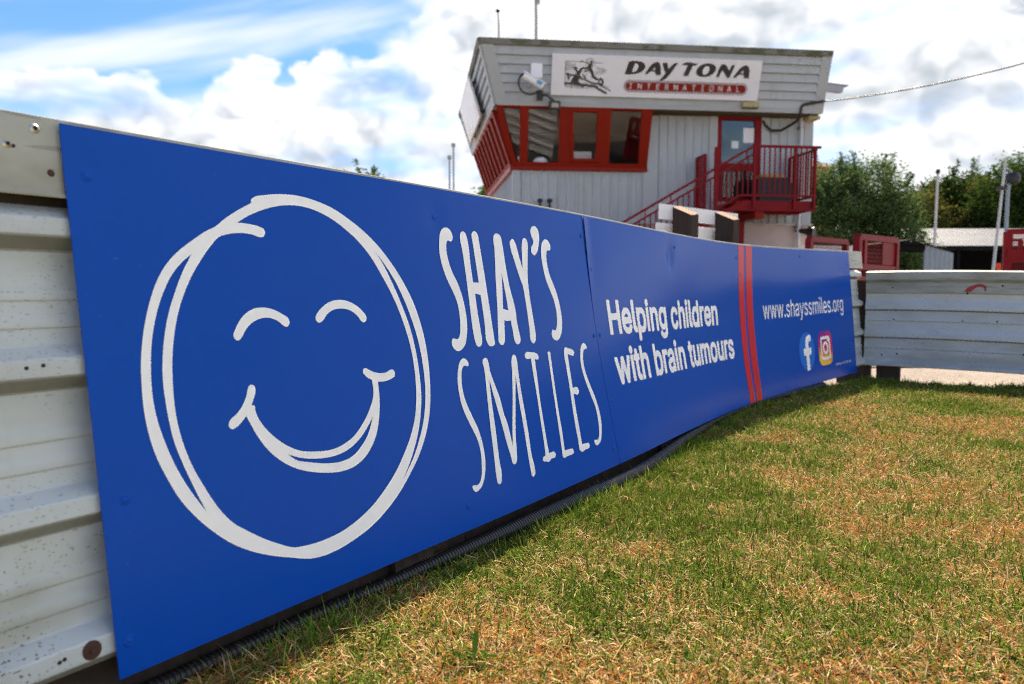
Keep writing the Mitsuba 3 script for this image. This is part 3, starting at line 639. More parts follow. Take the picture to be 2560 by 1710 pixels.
for u, v, r, o, ring in ((-.047, 1.203, .0048, 0, 1), (-.105, 1.161, .0042, 0, 1), (-.0935, 1.158, .0038, 0, 0), (-.114, .692, .0042, 0, 0), (-.081, .695, .0042, 0, 0), (-.111, .081, .0042, 0, 0), (-.101, .0835, .0042, 0, 0)):
    m = HOLE.copy()
    m.apply_scale((r, r, 1))
    k = add(fence, 'screw_hole', m, 'dark_hole', M=frame_at(u, v, -.0116))
    if ring:
        add(k, 'burr', lathe([(r * .95, .001), (r * 1.15, .0042), (r * 1.6, .0028), (r * 2.3, 0)], 18), 'bright_metal', 40, M=frame_at(u, v, -.0122))
m = lathe([(0, .009), (.006, .009), (.0075, .0025), (.0190, .0018), (.0205, 0)], 24)
add(fence, 'bolt', m, 'rust', 30, M=frame_at(-.045, .081, -.012), label='rusty washer and bolt')
m = lathe([(0, .004), (.006, .0032), (.0085, 0)], 18)
add(fence, 'screw', m, 'rust', 40, M=frame_at(-.0225, 1.110, -.0118))

# ---- the right fence, square to the first one
RA, RB = np.array([3.63, 8.02]), np.array([6.6, 6.16])
rd = (RB - RA) / np.linalg.norm(RB - RA)
rn = np.array([rd[1], -rd[0]])      # towards the camera
RL = np.linalg.norm(RB - RA)


def R(u, v, w=0.):
    u, v, w = np.broadcast_arrays(*(np.asarray(x, float) for x in (u, v, w)))
    sag = .012 * np.sin(u * 1.7 + .4) - .004 * u
    lean = -.03 * v + .006 * np.sin(u * 2.3) * v
    p = RA + u[..., None] * rd + (w + lean)[..., None] * rn
    return np.concatenate([p, (v + .04 + sag)[..., None]], -1)


def right_profile():
    P = [(.012, -.02), (.020, .004), (.060, -.004), (.095, -.034)]
    for c in (.345, .63):
        P += [(c - .150, -.034), (c - .144, -.030), (c - .128, -.030), (c - .122, -.034), (c - .040, -.034), (c - .030, 0.), (c + .018, .0), (c + .060, -.034)]
    return P + [(.84, -.034)]


PR = bevelled(np.array(right_profile()))
CAPR = bevelled(np.array([(.765, -.012), (.77, 0.), (.872, 0.), (.878, -.008), (.908, .034), (.982, .036), (.986, .032), (.999, -.10)]), .003)
fence2 = thing('corrugated_fence', 'low grey white corrugated steel fence standing across the far side of the lawn', 'fence')
for u0, u1 in ((0.05, 2.9), (2.903, RL + 1)):
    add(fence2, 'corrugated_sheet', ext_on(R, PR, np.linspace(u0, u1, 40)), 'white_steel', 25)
    add(fence2, 'top_board', ext_on(R, CAPR, np.linspace(u0, u1, 40)), 'grey_steel', 25)
for u in (.0, .28, 2.2, 3.9):
    a, b = R(u, -.2, -.13), R(u, .9, -.13)
    add(fence2, 'post', bar(a, b, .22, .12, up=np.r_[rn, 0]), 'dark_timber')
for u, v, r in ((.30, .825, .008), (1.25, .85, .010), (.96, .77, .010), (.93, .50, .008), (1.22, .505, .009), (1.45, .20, .012), (.22, .13, .009), (.36, .145, .008), (1.75, .13, .010), (.32, .50, .008)):
    p = R(u, v, -.030 if not (.762 < v < .875) else .003)
    m = trimesh.creation.cylinder(r, .006, sections=14)
    Mx = np.eye(4)
    Mx[:3, 0], Mx[:3, 1], Mx[:3, 2], Mx[:3, 3] = np.r_[rd, 0], [0, 0, 1], np.r_[rn, 0], p
    add(fence2, 'screw', m, 'dark_hole', M=Mx)
g = poly([[(.93, .79), (.96, .825), (1.02, .857), (1.08, .865), (1.12, .84), (1.115, .80), (1.10, .80), (1.095, .825), (1.07, .84), (1.03, .825), (1.0, .80), (.985, .787)]])
v, f = flat(g, .05, .05)
add(fence2, 'paint_mark', trimesh.Trimesh(R(v[:, 0], v[:, 1], .0025), f, process=False), 'red_graffiti', label='small curved red paint mark')

# ---- the end of a third fence, seen from its back, beyond the banner
f3 = thing('corrugated_fence', 'white board fence end with two dark sleeper posts, seen from behind above the banner', 'fence')
P0, P1 = np.array([1.77, 9.35]), np.array([3.13, 10.75])
d3 = (P1 - P0) / np.linalg.norm(P1 - P0)
n3 = np.array([d3[1], -d3[0]])
L3 = np.linalg.norm(P1 - P0)


def F3(u, v, w=0.):
    u, v, w = np.broadcast_arrays(*(np.asarray(x, float) for x in (u, v, w)))
    p = P0 + u[..., None] * d3 + w[..., None] * n3
    return np.concatenate([p, v[..., None]], -1)


def slab(u0, u1, v0, v1, w0, w1):
    return hexa(F3([u0, u1, u1, u0], [v0, v0, v1, v1], w0), F3([u0, u1, u1, u0], [v0, v0, v1, v1], w1))


add(f3, 'top_board', slab(0, L3, 1.69, 1.874, -.004, 0.), 'sign_white', label='plain white top board')
pr = np.array([(z, -.045 - .03 * (abs(((z - .1) % .3) - .15) < .04)) for z in np.arange(-.1, 1.66, .01)])
add(f3, 'corrugated_sheet', ext_on(F3, pr, [0, L3 - .1]), 'sign_white', 25)
for u in (.30, 1.33):
    b = F3([u, u + .16, u + .16, u], [-.15] * 4, [.005, .005, .27, .27])
    t = F3([u, u + .16, u + .16, u], [1.852, 1.876, 1.760, 1.738], [.005, .005, .27, .27])
    add(f3, 'post', hexa(b, t), 'dark_timber')

# ---- corrugated drain pipe along the foot of the banner
us = np.arange(-.9, 6.7, .0035)
off = -.042 + .090 * np.exp(-((us - 2.5) / 1.0)**2) + .05 * np.exp(-((us - 6.2) / .5)**2)
base = S(us, np.zeros_like(us), off, False)
R0 = .025 + .008 * np.clip((us - 1.0) / .8, 0, 1)
pz = ground_z(base[:, 0], base[:, 1]) + R0 * (.15 + .8 * np.clip((us - .9) / 1.2, 0, 1)) + .006 * np.sin(us * 1.3)
rr = R0 + .0022 * np.where((us / .014) % 1 < .55, 1., -1.)
single('corrugated_pipe', 'black corrugated plastic pipe lying along the foot of the blue banner', 'pipe', tube(np.c_[base[:, :2], pz], rr, 16), 'black_pipe', 35)
# ------------------------------------------------------------------ control tower. Its own axes: X along the front, Y into the building, Z above eye height
ta = math.radians(7.0)
TM = np.eye(4)
TM[:3, 0], TM[:3, 1], TM[:3, 3] = [math.cos(ta), math.sin(ta), 0], [-math.sin(ta), math.cos(ta), 0], [.0530, 17.2, EYE]
tw = lambda p: np.asarray(p, float) @ TM[:3, :3].T + TM[:3, 3]
tower = thing('control_tower', 'grey clad race control tower with red slanted windows and a flared top', 'building')
tadd = lambda part, mesh, m, smooth=False, label=None, parent=tower, **k: add(parent, part, mesh, m, smooth, label, M=TM, **k)
W, DP, ZC = 6.92, 5.9, 1.345


def cladding(x0, x1, z0, z1, pitch=.2, rib=.032):
    """A box-profile sheet standing in the plane Y = 0, ribs towards the viewer."""
    P = [(x0, 0.)]
    x = x0 + .05
    while x + .075 < x1:
        P += [(x, 0.), (x + .022, -rib), (x + .048, -rib), (x + .07, 0.)]
        x += pitch
    P += [(x1, 0.)]
    P = np.array(P)
    F = np.stack([np.c_[P, np.full(len(P), z)] for z in (z0, z1)], 1)
    return shell(F, F + [0, .004, 0])


def turned(m, x0=0., y0=0.):
    """The same sheet turned into the plane X = x0 (facing left), running back from y0."""
    m = m.copy()
    v = m.vertices.copy()
    m.vertices = np.c_[x0 + v[:, 1], y0 + v[:, 0], v[:, 2]]
    m.invert()
    return m


for a, b, z0, z1 in ((.10, 2.93, ZC, 2.46), (3.22, 4.48, ZC, 3.76), (5.86, 6.72, ZC, 3.76)):
    tadd('wall_sheet', cladding(a, b, z0, z1), 'cladding')
tadd('wall_sheet', cladding(4.48, 5.86, ZC, 1.84), 'cladding')
tadd('wall_sheet', turned(cladding(.06, DP, ZC, 2.46)), 'cladding')
m = cladding(0, DP, ZC, 3.76)
m.vertices = np.c_[W - m.vertices[:, 1], m.vertices[:, 0], m.vertices[:, 2]]
tadd('wall_sheet', m, 'cladding')
m = cladding(0, W, ZC, 3.76)
m.vertices = np.c_[m.vertices[:, 0], DP - m.vertices[:, 1], m.vertices[:, 2]]
tadd('wall_sheet', m, 'cladding')
for a, b, z0, z1 in ((-.012, .115, ZC, 2.46), (2.91, 3.24, ZC, 3.72), (4.45, 4.645, 1.84, 3.74), (5.675, 5.88, 1.84, 3.74), (6.70, 6.932, ZC, 3.74)):
    tadd('corner_trim', box(a, b, -.040, .012, z0, z1), 'trim_grey')
tadd('corner_trim', box(-.042, -.012, -.038, .10, ZC, 2.46), 'trim_grey')
tadd('base_wall', box(0.03, W - .02, .03, DP, -1.1, ZC - .02), 'wall_render', label='pale rendered lower wall')
tadd('flashing', box(-.03, W + .05, -.075, .05, ZC - .035, ZC - .002), 'trim_grey')
ROW = [(x, z) for x in np.arange(.25, 2.9, .4) for z in (1.55, 2.15)] + [(2.99, z) for z in (1.5, 1.8, 2.1, 2.6, 3.1, 3.5)] + [(3.17, z) for z in (1.5, 1.8, 2.1, 2.6, 3.1, 3.5)] + [(x, 2.45) for x in (3.35, 3.55, 3.95, 4.35)] + [(4.55, z) for z in (2.2, 2.9, 3.3)]
for x, z in ROW:
    m = trimesh.creation.cylinder(.014, .02, sections=8)
    m.apply_transform(trimesh.transformations.rotation_matrix(math.pi / 2, (1, 0, 0), (0, 0, 0)))
    m.apply_translation((x, -.043, z))
    tadd('screw', m, 'sign_grey')

# flared fascia: boards between a lower and an upper corner line
ZB, ZT, OB, OT = 3.77, 5.03, .442, .822
XR = 6.90


def fascia_face(bl, br, tl, tr, out, trim_l, trim_r):
    """Lapped boards with trims on the sloping face bl-br-tr-tl."""
    bl, br, tl, tr, out = (np.array(x, float) for x in (bl, br, tl, tr, out))
    L = np.linalg.norm(br - bl)
    Ht = np.linalg.norm(tl - bl)

    def at(x, t, o):        # x: metres from the left edge (negative: from the right), t: metres up
        k = t / Ht
        l, r = bl * (1 - k) + tl * k, br * (1 - k) + tr * k
        d = (r - l) / np.linalg.norm(r - l)
        return (l + d * x if x >= 0 else r + d * x) + out * o

    def strip(xa, xb, ta, tb, oa, ob, o0=-.01):
        return hexa([at(xa, ta, o0), at(xb, ta, o0), at(xb, ta, oa), at(xa, ta, oa)], [at(xa, tb, o0), at(xb, tb, o0), at(xb, tb, ob), at(xa, tb, ob)])
    n = 6
    t0, t1 = .10, Ht - .12
    h = (t1 - t0) / n
    e = -1e-6
    for i in range(n):
        tadd('fascia_board', strip(trim_l - .02, -trim_r + .02, t0 + i * h, t0 + (i + 1) * h - .013, .055, .010), 'cladding')
    tadd('fascia_trim', strip(0., e, 0., .098, .052, .052, -.02), 'trim_grey')
    tadd('fascia_trim', strip(0.001, trim_l, .099, t1 - .001, .046, .046), 'trim_grey')
    if trim_r > .05:
        tadd('fascia_trim', strip(-trim_r, e, .099, t1 - .001, .046, .046), 'trim_grey')
    tadd('fascia_trim', strip(0., e, t1, Ht + .01, .060, .060, -.02), 'mossy_trim', label='grey green stained roof edge trim')
    for x in np.arange(.6, L, .62):
        tadd('screw', bar(at(x, Ht - .06, .058), at(x, Ht - .06, .068), .022), 'sign_grey')
    for x in (1.15 - .5, L - .42):
        for i in range(6):
            tadd('screw', bar(at(x, t0 + (i + .55) * h, .02), at(x, t0 + (i + .55) * h, .042), .024), 'sign_grey')
    return at


slope = np.array([0, -(ZT - ZB), -(OT - OB)])
slope /= np.linalg.norm(slope)
front = fascia_face((-OB, -OB, ZB), (XR, -OB, ZB), (-OT, -OT, ZT), (XR, -OT, ZT), slope, .25, .23)
YB = DP + .35
fascia_face((-OB, YB, ZB), (-OB, -OB, ZB), (-OT, YB + .3, ZT), (-OT, -OT, ZT), (slope[1], 0, slope[2]), .2, .16)
m = hexa([(XR, -OB, ZB), (XR, YB, ZB), (XR - .03, YB, ZB), (XR - .03, -OB, ZB)], [(XR, -OT, ZT), (XR, YB + .3, ZT), (XR - .03, YB + .3, ZT), (XR - .03, -OT, ZT)])
tadd('fascia_side', m, 'cladding')
tadd('roof', hexa([(-OB, -OB, ZT - .13), (XR - .04, -OB, ZT - .13), (XR - .04, YB, ZT - .13), (-OB, YB, ZT - .13)], [(-OT + .01, -OT + .01, ZT - .012), (XR - .04, -OT + .01, ZT - .012), (XR - .04, YB + .3, ZT - .012), (-OT + .01, YB + .3, ZT - .012)]), 'trim_grey')
tadd('soffit', box(-OB + .02, XR - .02, -OB + .02, YB, ZB + .005, ZB + .03), 'trim_grey')
tadd('soffit', box(XR - .25, XR + .02, -.36, -.05, ZB - .10, ZB - .03), 'lamp_cream', label='pale block under the right eaves corner')

# window band: frames lean outwards from the sill
z0w, z1w = 2.55, ZB - .005
lean = (OB - .02) / (z1w - z0w)
yw = lambda z: -.02 - lean * (z - z0w)


def wbar(xa0, xa1, xb0, xb1, za, zb, d0=.05, d1=.03, side=False):
    """A bar in the leaning plane: from x xa0..xa1 at za to xb0..xb1 at zb, d0 proud of it and d1 behind."""
    b = [(xa0, yw(za) - d0, za), (xa1, yw(za) - d0, za), (xa1, yw(za) + d1, za), (xa0, yw(za) + d1, za)]
    t = [(xb0, yw(zb) - d0, zb), (xb1, yw(zb) - d0, zb), (xb1, yw(zb) + d1, zb), (xb0, yw(zb) + d1, zb)]
    if side:
        b, t = [(y, x, z) for x, y, z in b], [(y, x, z) for x, y, z in t]
    return hexa(b, t)


def window(xs, za, zb, name='window', label=None, frame=0.):
    """A pane with its own frame bars if frame > 0; xs = left and right at za, left and right at zb."""
    l0, r0, l1, r1 = xs
    k = lambda z: (z - za) / (zb - za)
    P = [(l0, yw(za), za), (r0, yw(za), za), (r1, yw(zb), zb), (l1, yw(zb), zb)]
    w = tadd(name, trimesh.Trimesh(np.array(P), [[0, 1, 2], [0, 2, 3]], process=False), 'pane_glass', label=label)
    if frame:
        f = frame
        for args in ((l0 - f, l0, l1 - f, l1, za, zb), (r0, r0 + f, r1, r1 + f, za, zb), (l0 - f, r0 + f, l0 - f, r0 + f, za - f, za), (l1 - f, r1 + f, l1 - f, r1 + f, zb, zb + f)):
            add(w, 'frame', wbar(*args, .068, .02), 'frame_red', M=TM)


zl, zh = 2.655, 3.70
window((.06, .105, -.29, .06), zl, zh, label='narrow corner window pane')
window((.275, .975, .255, .93), zl, zh)
window((1.305, 1.80, 1.23, 1.765), 2.72, 3.66, label='opening casement with its own red frame', frame=.075)
window((2.105, 2.79, 2.06, 2.745), zl, zh)
for a in ((.10, .275, .07, .255, zl - .02, zh + .02), (.975, 1.23, .93, 1.155, zl - .02, zh + .02), (1.87, 2.105, 1.84, 2.06, zl - .02, zh + .02), (2.79, 2.95, 2.745, 2.93, zl - .02, zh + .02)):
    tadd('mullion', wbar(*a), 'frame_red')
tadd('window_rail', wbar(0., 2.95, 0., 2.95, z0w + .002, zl - .02), 'frame_red')
tadd('window_rail', wbar(-OB + .03, 2.93, -OB + .0, 2.93, zh + .02, z1w), 'frame_red')
tadd('window_rail', hexa([(-.05, -.05, z0w), (.06, -.075, z0w), (.06, .0, z0w), (-.02, .02, z0w)], [(-OB - .03, -OB - .03, z1w), (-OB + .10, -OB - .05, z1w), (-OB + .10, -OB + .04, z1w), (-OB, -OB + .03, z1w)]), 'frame_red')
tadd('window_side', hexa([(2.95, -.07, z0w), (2.985, -.07, z0w), (2.985, .01, z0w), (2.95, .01, z0w)], [(2.93, -OB - .045, z1w), (2.985, -OB - .045, z1w), (2.985, .01, z1w), (2.93, .01, z1w)]), 'frame_red')
tadd('sill', hexa([(-.06, -.09, 2.465), (3.0, -.09, 2.465), (3.0, .0, 2.465), (-.06, .0, 2.465)], [(-.06, -.085, 2.545), (3.0, -.085, 2.545), (3.0, .0, 2.562), (-.06, .0, 2.562)]), 'frame_red')
tadd('sill', box(-.10, 0., -.0, DP + .1, 2.44, 2.55), 'sill_red', label='sunlit faded red side sill')
ys = np.linspace(.16, DP - .1, 9)
for i, y in enumerate(ys):
    tadd('mullion', wbar(y - .075, y + .075, y - .075, y + .075, z0w, z1w, .055, .05, side=True), 'frame_red')
    if i:
        a, b = ys[i - 1] + .075, y - .075
        P = [(yw(zl), a, zl), (yw(zl), b, zl), (yw(zh), b, zh), (yw(zh), a, zh)]
        tadd('window', trimesh.Trimesh(np.array(P), [[0, 1, 2], [0, 2, 3]], process=False), 'pane_glass')
for za, zb in ((z0w + .002, zl), (zh, z1w)):
    tadd('window_rail', wbar(.08, DP + .05, .08, DP + .05, za, zb, .045, .03, side=True), 'frame_red')
tadd('window_rail', hexa([(-.02, DP, z0w), (.03, DP, z0w), (.03, DP + .05, z0w), (-.02, DP + .05, z0w)], [(-OB, DP, z1w), (.03, DP, z1w), (.03, DP + .3, z1w), (-OB, DP + .3, z1w)]), 'frame_red')

# the room behind the glass
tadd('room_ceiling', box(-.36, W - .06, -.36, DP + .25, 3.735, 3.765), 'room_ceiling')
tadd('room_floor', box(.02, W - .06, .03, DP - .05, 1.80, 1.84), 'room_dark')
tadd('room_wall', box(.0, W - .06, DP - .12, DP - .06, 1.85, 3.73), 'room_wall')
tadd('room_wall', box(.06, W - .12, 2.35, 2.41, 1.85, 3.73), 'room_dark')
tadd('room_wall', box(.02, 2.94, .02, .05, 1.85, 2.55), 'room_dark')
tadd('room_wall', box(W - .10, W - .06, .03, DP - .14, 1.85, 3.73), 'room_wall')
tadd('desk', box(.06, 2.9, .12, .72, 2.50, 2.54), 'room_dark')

# door
door = tadd('door', box(4.64, 4.735, -.045, .035, 1.84, 3.76), 'steel_red', label='red framed glazed door')
tadd('frame', box(5.525, 5.68, -.045, .035, 1.84, 3.76), 'steel_red', parent=door)
tadd('frame', box(4.735, 5.525, -.046, .035, 3.665, 3.76), 'steel_red', parent=door)
tadd('rail', box(4.735, 5.525, -.040, .025, 2.53, 2.70), 'steel_red', parent=door)
tadd('rail', box(4.735, 5.525, -.040, .025, 1.84, 1.93), 'steel_red', parent=door)
for a, b, gl in ((2.70, 3.665, 'door_glass'), (1.93, 2.53, 'pane_glass')):
    tadd('pane', trimesh.Trimesh(np.array([(4.735, 0, a), (5.525, 0, a), (5.525, 0, b), (4.735, 0, b)], float), [[0, 1, 2], [0, 2, 3]], process=False), gl, parent=door)
nt = tadd('notice', box(5.26, 5.515, -.012, -.006, 3.17, 3.50), 'paper', parent=door)
tadd('notice', box(4.985, 5.15, -.012, -.006, 3.04, 3.20), 'paper', parent=door)
tadd('handle', bar((4.775, -.05, 2.50), (4.775, -.05, 2.40), .03, .05), 'black_plastic', parent=door)
tadd('pane_backing', box(4.75, 5.51, .03, .04, 1.94, 2.52), 'room_dark', parent=door)
# down pipe
pp = tadd('downpipe', tube([(6.61, -.10, 3.74), (6.61, -.10, 2.4), (6.61, -.10, -.9)], .042, 14), 'pipe_grey', 40)
for z in (3.5, 2.3, 1.25):
    tadd('bracket', box(6.545, 6.675, -.11, -.02, z, z + .035), 'black_plastic', parent=pp)

# ---- sign board on the front fascia
sg = thing('sign_board', 'white tower sign with a black racing drawing, DAYTONA lettering and a red bar', 'sign')
t0s, SW, SH = .235, 4.60, .83
ux = np.array([1., 0, 0])
uy = np.array([0, -(OT - OB), ZT - ZB]) / np.linalg.norm([OT - OB, ZT - ZB])
so = np.array([.70, -OB, ZB]) + uy * t0s
sp = lambda x, y, o=0.: so + np.multiply.outer(x, ux) + np.multiply.outer(y, uy) + slope * (.105 + o)
c4 = lambda o: [sp(0, 0, o), sp(SW, 0, o), sp(SW, SH, o), sp(0, SH, o)]
tadd('board', hexa(c4(-.06), c4(0)), 'sign_white', parent=sg)


def sdecal(g, o, part, m, parent=None, label=None):
    v, f = flat(g, 1., 1.)
    return tadd(part, trimesh.Trimesh(sp(v[:, 0], v[:, 1], o), f, process=False), m, parent=parent or sg, label=label)


for k in 'DAYTON':
    sdecal(poly(SIGN_LETTERS[k], 4), .004, 'letter', 'sign_black')
sdecal(poly(SIGN_LETTERS['A2'], 4), .004, 'letter', 'sign_black')
pill = sbox(1.585 + .11, .232, 4.325 - .11, .2321).buffer(.110, 12)
pb = sdecal(pill.buffer(.018), .004, 'red_bar', 'sign_grey', label='red rounded bar with white lettering')
sdecal(pill.buffer(-.004), .008, 'field', 'sign_red', pb)
sdecal(pill.buffer(-.012).difference(pill.buffer(-.022)), .012, 'rule', 'sign_white', pb)
for ch, x in zip('INTERNATIONAL', np.linspace(1.72, 4.12, 13)):
    g = text_shape(ch, .112)
    a, _, b, _ = g.bounds
    sdecal(affinity.translate(g, x - (a + b) / 2, .177), .012, 'character', 'sign_white', pb)
# engraving of two racers: strokes and dots of black ink
art = []
stroke = lambda pts, w: art.append(shapely.LineString([(.275 + x / 490., .694 - y / 543.) for x, y in pts]).buffer(w / 760.))
blob = lambda x, y, rx, ry: art.append(affinity.scale(Point(.275 + x / 490., .694 - y / 543.).buffer(1., 10), rx / 490., ry / 543.))
stroke([(5, 5), (395, 12)], 4), stroke([(2, 5), (8, 250)], 4)
for a in range(12, 120, 14):
    stroke([(a, 10 + a * .25), (a * .8, 110 - a * .2)], 3)
for k in range(4):
    stroke([(320 + 28 * k, 52 + 8 * k), (360 + 26 * k, 92), (322 + 26 * k, 145 - 6 * k)], 4)
art.append(Point(.275 + 258 / 490., .694 - 20 / 543.).buffer(.098, 16).difference(Point(.275 + 258 / 490., .694 - 20 / 543.).buffer(.088, 16)))
blob(258, 12, 32, 27), blob(262, 44, 24, 20), blob(112, 76, 20, 14), blob(172, 3, 17, 9)
art[-4] = art[-4].difference(Point(.275 + 250 / 490., .694 - 6 / 543.).buffer(.035))
for p, w in (([(112, 90), (140, 130), (95, 190), (70, 240)], 16), ([(130, 130), (180, 75), (250, 75)], 15), ([(250, 60), (290, 110), (300, 165), (345, 190)], 20), ([(180, 75), (150, 150), (190, 200)], 13),
             ([(200, 110), (260, 95), (300, 150)], 11), ([(150, 170), (130, 230), (200, 270)], 20), ([(200, 150), (225, 205), (300, 235), (380, 240)], 13), ([(60, 160), (90, 150)], 14), ([(30, 140), (48, 200)], 15), ([(18, 146), (55, 144)], 12)):
    stroke(p, w)
art.append(affinity.rotate(affinity.scale(Point(.275 + 112 / 490., .694 - 190 / 543.).buffer(1, 12), .052, .095), -12))
art.append(affinity.rotate(affinity.scale(Point(.275 + 388 / 490., .694 - 222 / 543.).buffer(1, 12), .062, .090), 12).difference(affinity.scale(Point(.275 + 385 / 490., .694 - 218 / 543.).buffer(1, 12), .022, .034)))
stroke([(20, 240), (130, 252), (240, 262), (350, 270)], 14)
stroke([(345, 285), (450, 340)], 18), stroke([(385, 258), (495, 312)], 9), stroke([(420, 262), (470, 272)], 4)
rs = np.random.default_rng(5)
for _ in range(230):
    x = rs.uniform(5, 340)
    y = rs.uniform(238, 300 - 12 * abs(x - 170) / 170)
    blob(x, y, rs.uniform(2, 6), rs.uniform(2, 5))
for _ in range(90):
    blob(rs.uniform(8, 110), rs.uniform(10, 230), rs.uniform(1, 3), rs.uniform(1, 4))
for _ in range(60):
    blob(rs.uniform(120, 330), rs.uniform(80, 240), rs.uniform(2, 5), rs.uniform(2, 7))
sdecal(shapely.union_all(art), .004, 'drawing', 'sign_black', label='black engraved drawing of racing riders')

# ---- sign on the left fascia
uyL = np.array([-(OT - OB), 0, ZT - ZB])
uyL /= np.linalg.norm(uyL)
nL = np.array([slope[1], 0, slope[2]])
sl = lambda y, t, o: np.array([-OB, y, ZB]) + uyL * t + nL * o
ss = thing('sign_board', 'pale sign panel on the left end of the tower top, seen almost edge on', 'sign')
cs = lambda o: [sl(1.15, .13, o), sl(4.6, .13, o), sl(4.6, 1.08, o), sl(1.15, 1.08, o)]
tadd('board', hexa(cs(.15), cs(.20)), 'side_poster', parent=ss)
for y in (1.3, 2.9, 4.4):
    for t in (.25, .95):
        tadd('bracket', bar(sl(y, t, .03), sl(y, t, .155), .06), 'black_plastic', parent=ss)


ff = lambda X, Z, o: np.array([X, -OB - (OT - OB) * (Z - ZB) / (ZT - ZB), Z]) + slope * o   # a point on the front fascia
# ---- security camera on the left of the front
sc = thing('security_camera', 'white bullet security camera on the left of the tower front, beside the sign', 'security camera')
b = ff(.375, 4.43, .05)
tadd('junction_box', box(b[0] - .115, b[0] + .115, b[1] - .09, b[1] + .03, b[2] - .15, b[2] + .15), 'camera_white', parent=sc)
a0, a1 = ff(.075, 4.37, .34), ff(.49, 4.165, .42)
tadd('housing', cat_(tube([a0, a0 * .97 + a1 * .03, a1 * .97 + a0 * .03, a1], [.062, .070, .070, .064], 16)), 'camera_white', 40, parent=sc)
dd = (a1 - a0) / np.linalg.norm(a1 - a0)
tadd('sunshield', bar(a0 + [0, 0, .066], a1 + dd * .05 + [0, 0, .066], .15, .018), 'camera_white', parent=sc)
tadd('lens', tube([a1, a1 + dd * .012], .05, 16), 'black_plastic', parent=sc)
tadd('badge', bar(a0 * .35 + a1 * .65 + [0, -.068, .01], a0 * .1 + a1 * .9 + [0, -.068, .01], .012, .075), 'label_blue', parent=sc)
c0 = ff(.20, 4.13, .02)
tadd('bracket', tube([c0, ff(.2, 4.13, .25), (a0 + a1) / 2 - [0, 0, .06]], .022, 10), 'sign_grey', 40, parent=sc)
th = np.linspace(-.4, 1.25, 24) * np.pi
ctr = ff(.21, 4.215, .30)
tadd('cable', tube([a0 + [.02, 0, -.02]] + [ctr + [-.235 * math.cos(t - 1.2), -.02, -.235 * math.sin(t - 1.2) * .98 - .0] for t in np.linspace(.35, 3.6, 22)], .021, 8), 'black_plastic', 40, parent=sc)
# ---- floodlight
fl = thing('floodlight', 'small black floodlight on an arm under the left corner of the tower sign', 'floodlight')
b = ff(.47, 3.97, .05)
tadd('mount', box(b[0] - .06, b[0] + .06, b[1] - .08, b[1] + .04, b[2] - .10, b[2] + .10), 'black_plastic', parent=fl)
h = ff(.76, 3.80, .30)
tadd('arm', tube([b, b + [.12, -.16, -.02], h + [0, .04, .10]], .025, 8), 'black_plastic', 40, parent=fl)
tadd('head', box(h[0] - .12, h[0] + .12, h[1] - .05, h[1] + .05, h[2] - .09, h[2] + .09), 'black_plastic', parent=fl)
tadd('lens', box(h[0] - .075, h[0] + .075, h[1] - .056, h[1] - .051, h[2] - .045, h[2] + .045), 'lens_glass', parent=fl)
# ---- bulkhead lamp
b = ff(5.157, 3.90, .06)
bl_ = thing('bulkhead_lamp', 'cream rectangular lamp under the right end of the tower sign', 'lamp')
tadd('cover', box(b[0] - .185, b[0] + .185, b[1] - .09, b[1] + .03, b[2] - .055, b[2] + .05), 'lamp_cream', parent=bl_)
tadd('base', box(b[0] - .175, b[0] + .175, b[1] - .085, b[1] + .06, b[2] - .072, b[2] - .056), 'black_plastic', parent=bl_)
# ---- camera on the right end
sc2 = thing('security_camera', 'grey security camera sticking out past the right end of the tower top', 'security camera')
a0, a1 = np.array([6.98, .2, 4.545]), np.array([7.72, .2, 4.475])
tadd('housing', bar(a0, a1, .17, .15), 'sign_grey', parent=sc2)
tadd('sunshield', bar(a0 + [-.02, 0, .085], a1 + [.12, 0, .08], .20, .018), 'sign_grey', parent=sc2)
tadd('lens', tube([a1, a1 + [.02, 0, -.002]], .05, 14), 'black_plastic', parent=sc2)
tadd('bracket', cat_(bar((6.88, .2, 4.27), (7.32, .2, 4.27), .03), bar((7.30, .2, 4.27), (7.30, .2, 4.45), .03)), 'sign_grey', parent=sc2)
# ---- overhead cable with its conduit
cb = thing('overhead_cable', 'dark overhead cable running from the right corner of the tower to the right', 'cable')
e0, e1 = ff(6.80, 4.02, .07), np.array([14.6, -5.2, 6.15])
s = np.linspace(0, 1, 60)[:, None]
tadd('wire', tube(e0 + (e1 - e0) * s - [0, 0, .50] * (4 * s * (1 - s)), .015, 8), 'black_plastic', 40, parent=cb)
tadd('conduit', tube([ff(6.86, 4.03, .075), ff(6.42, 3.955, .075), ff(6.36, 3.90, .075), ff(6.36, 3.70, .075), (6.36, -.40, 3.62), (6.30, -.25, 3.56), (6.1, -.12, 3.44), (5.88, -.10, 3.44), (5.75, -.08, 3.56), (5.70, -.06, 3.66)], .03, 8), 'black_plastic', 40, parent=cb)
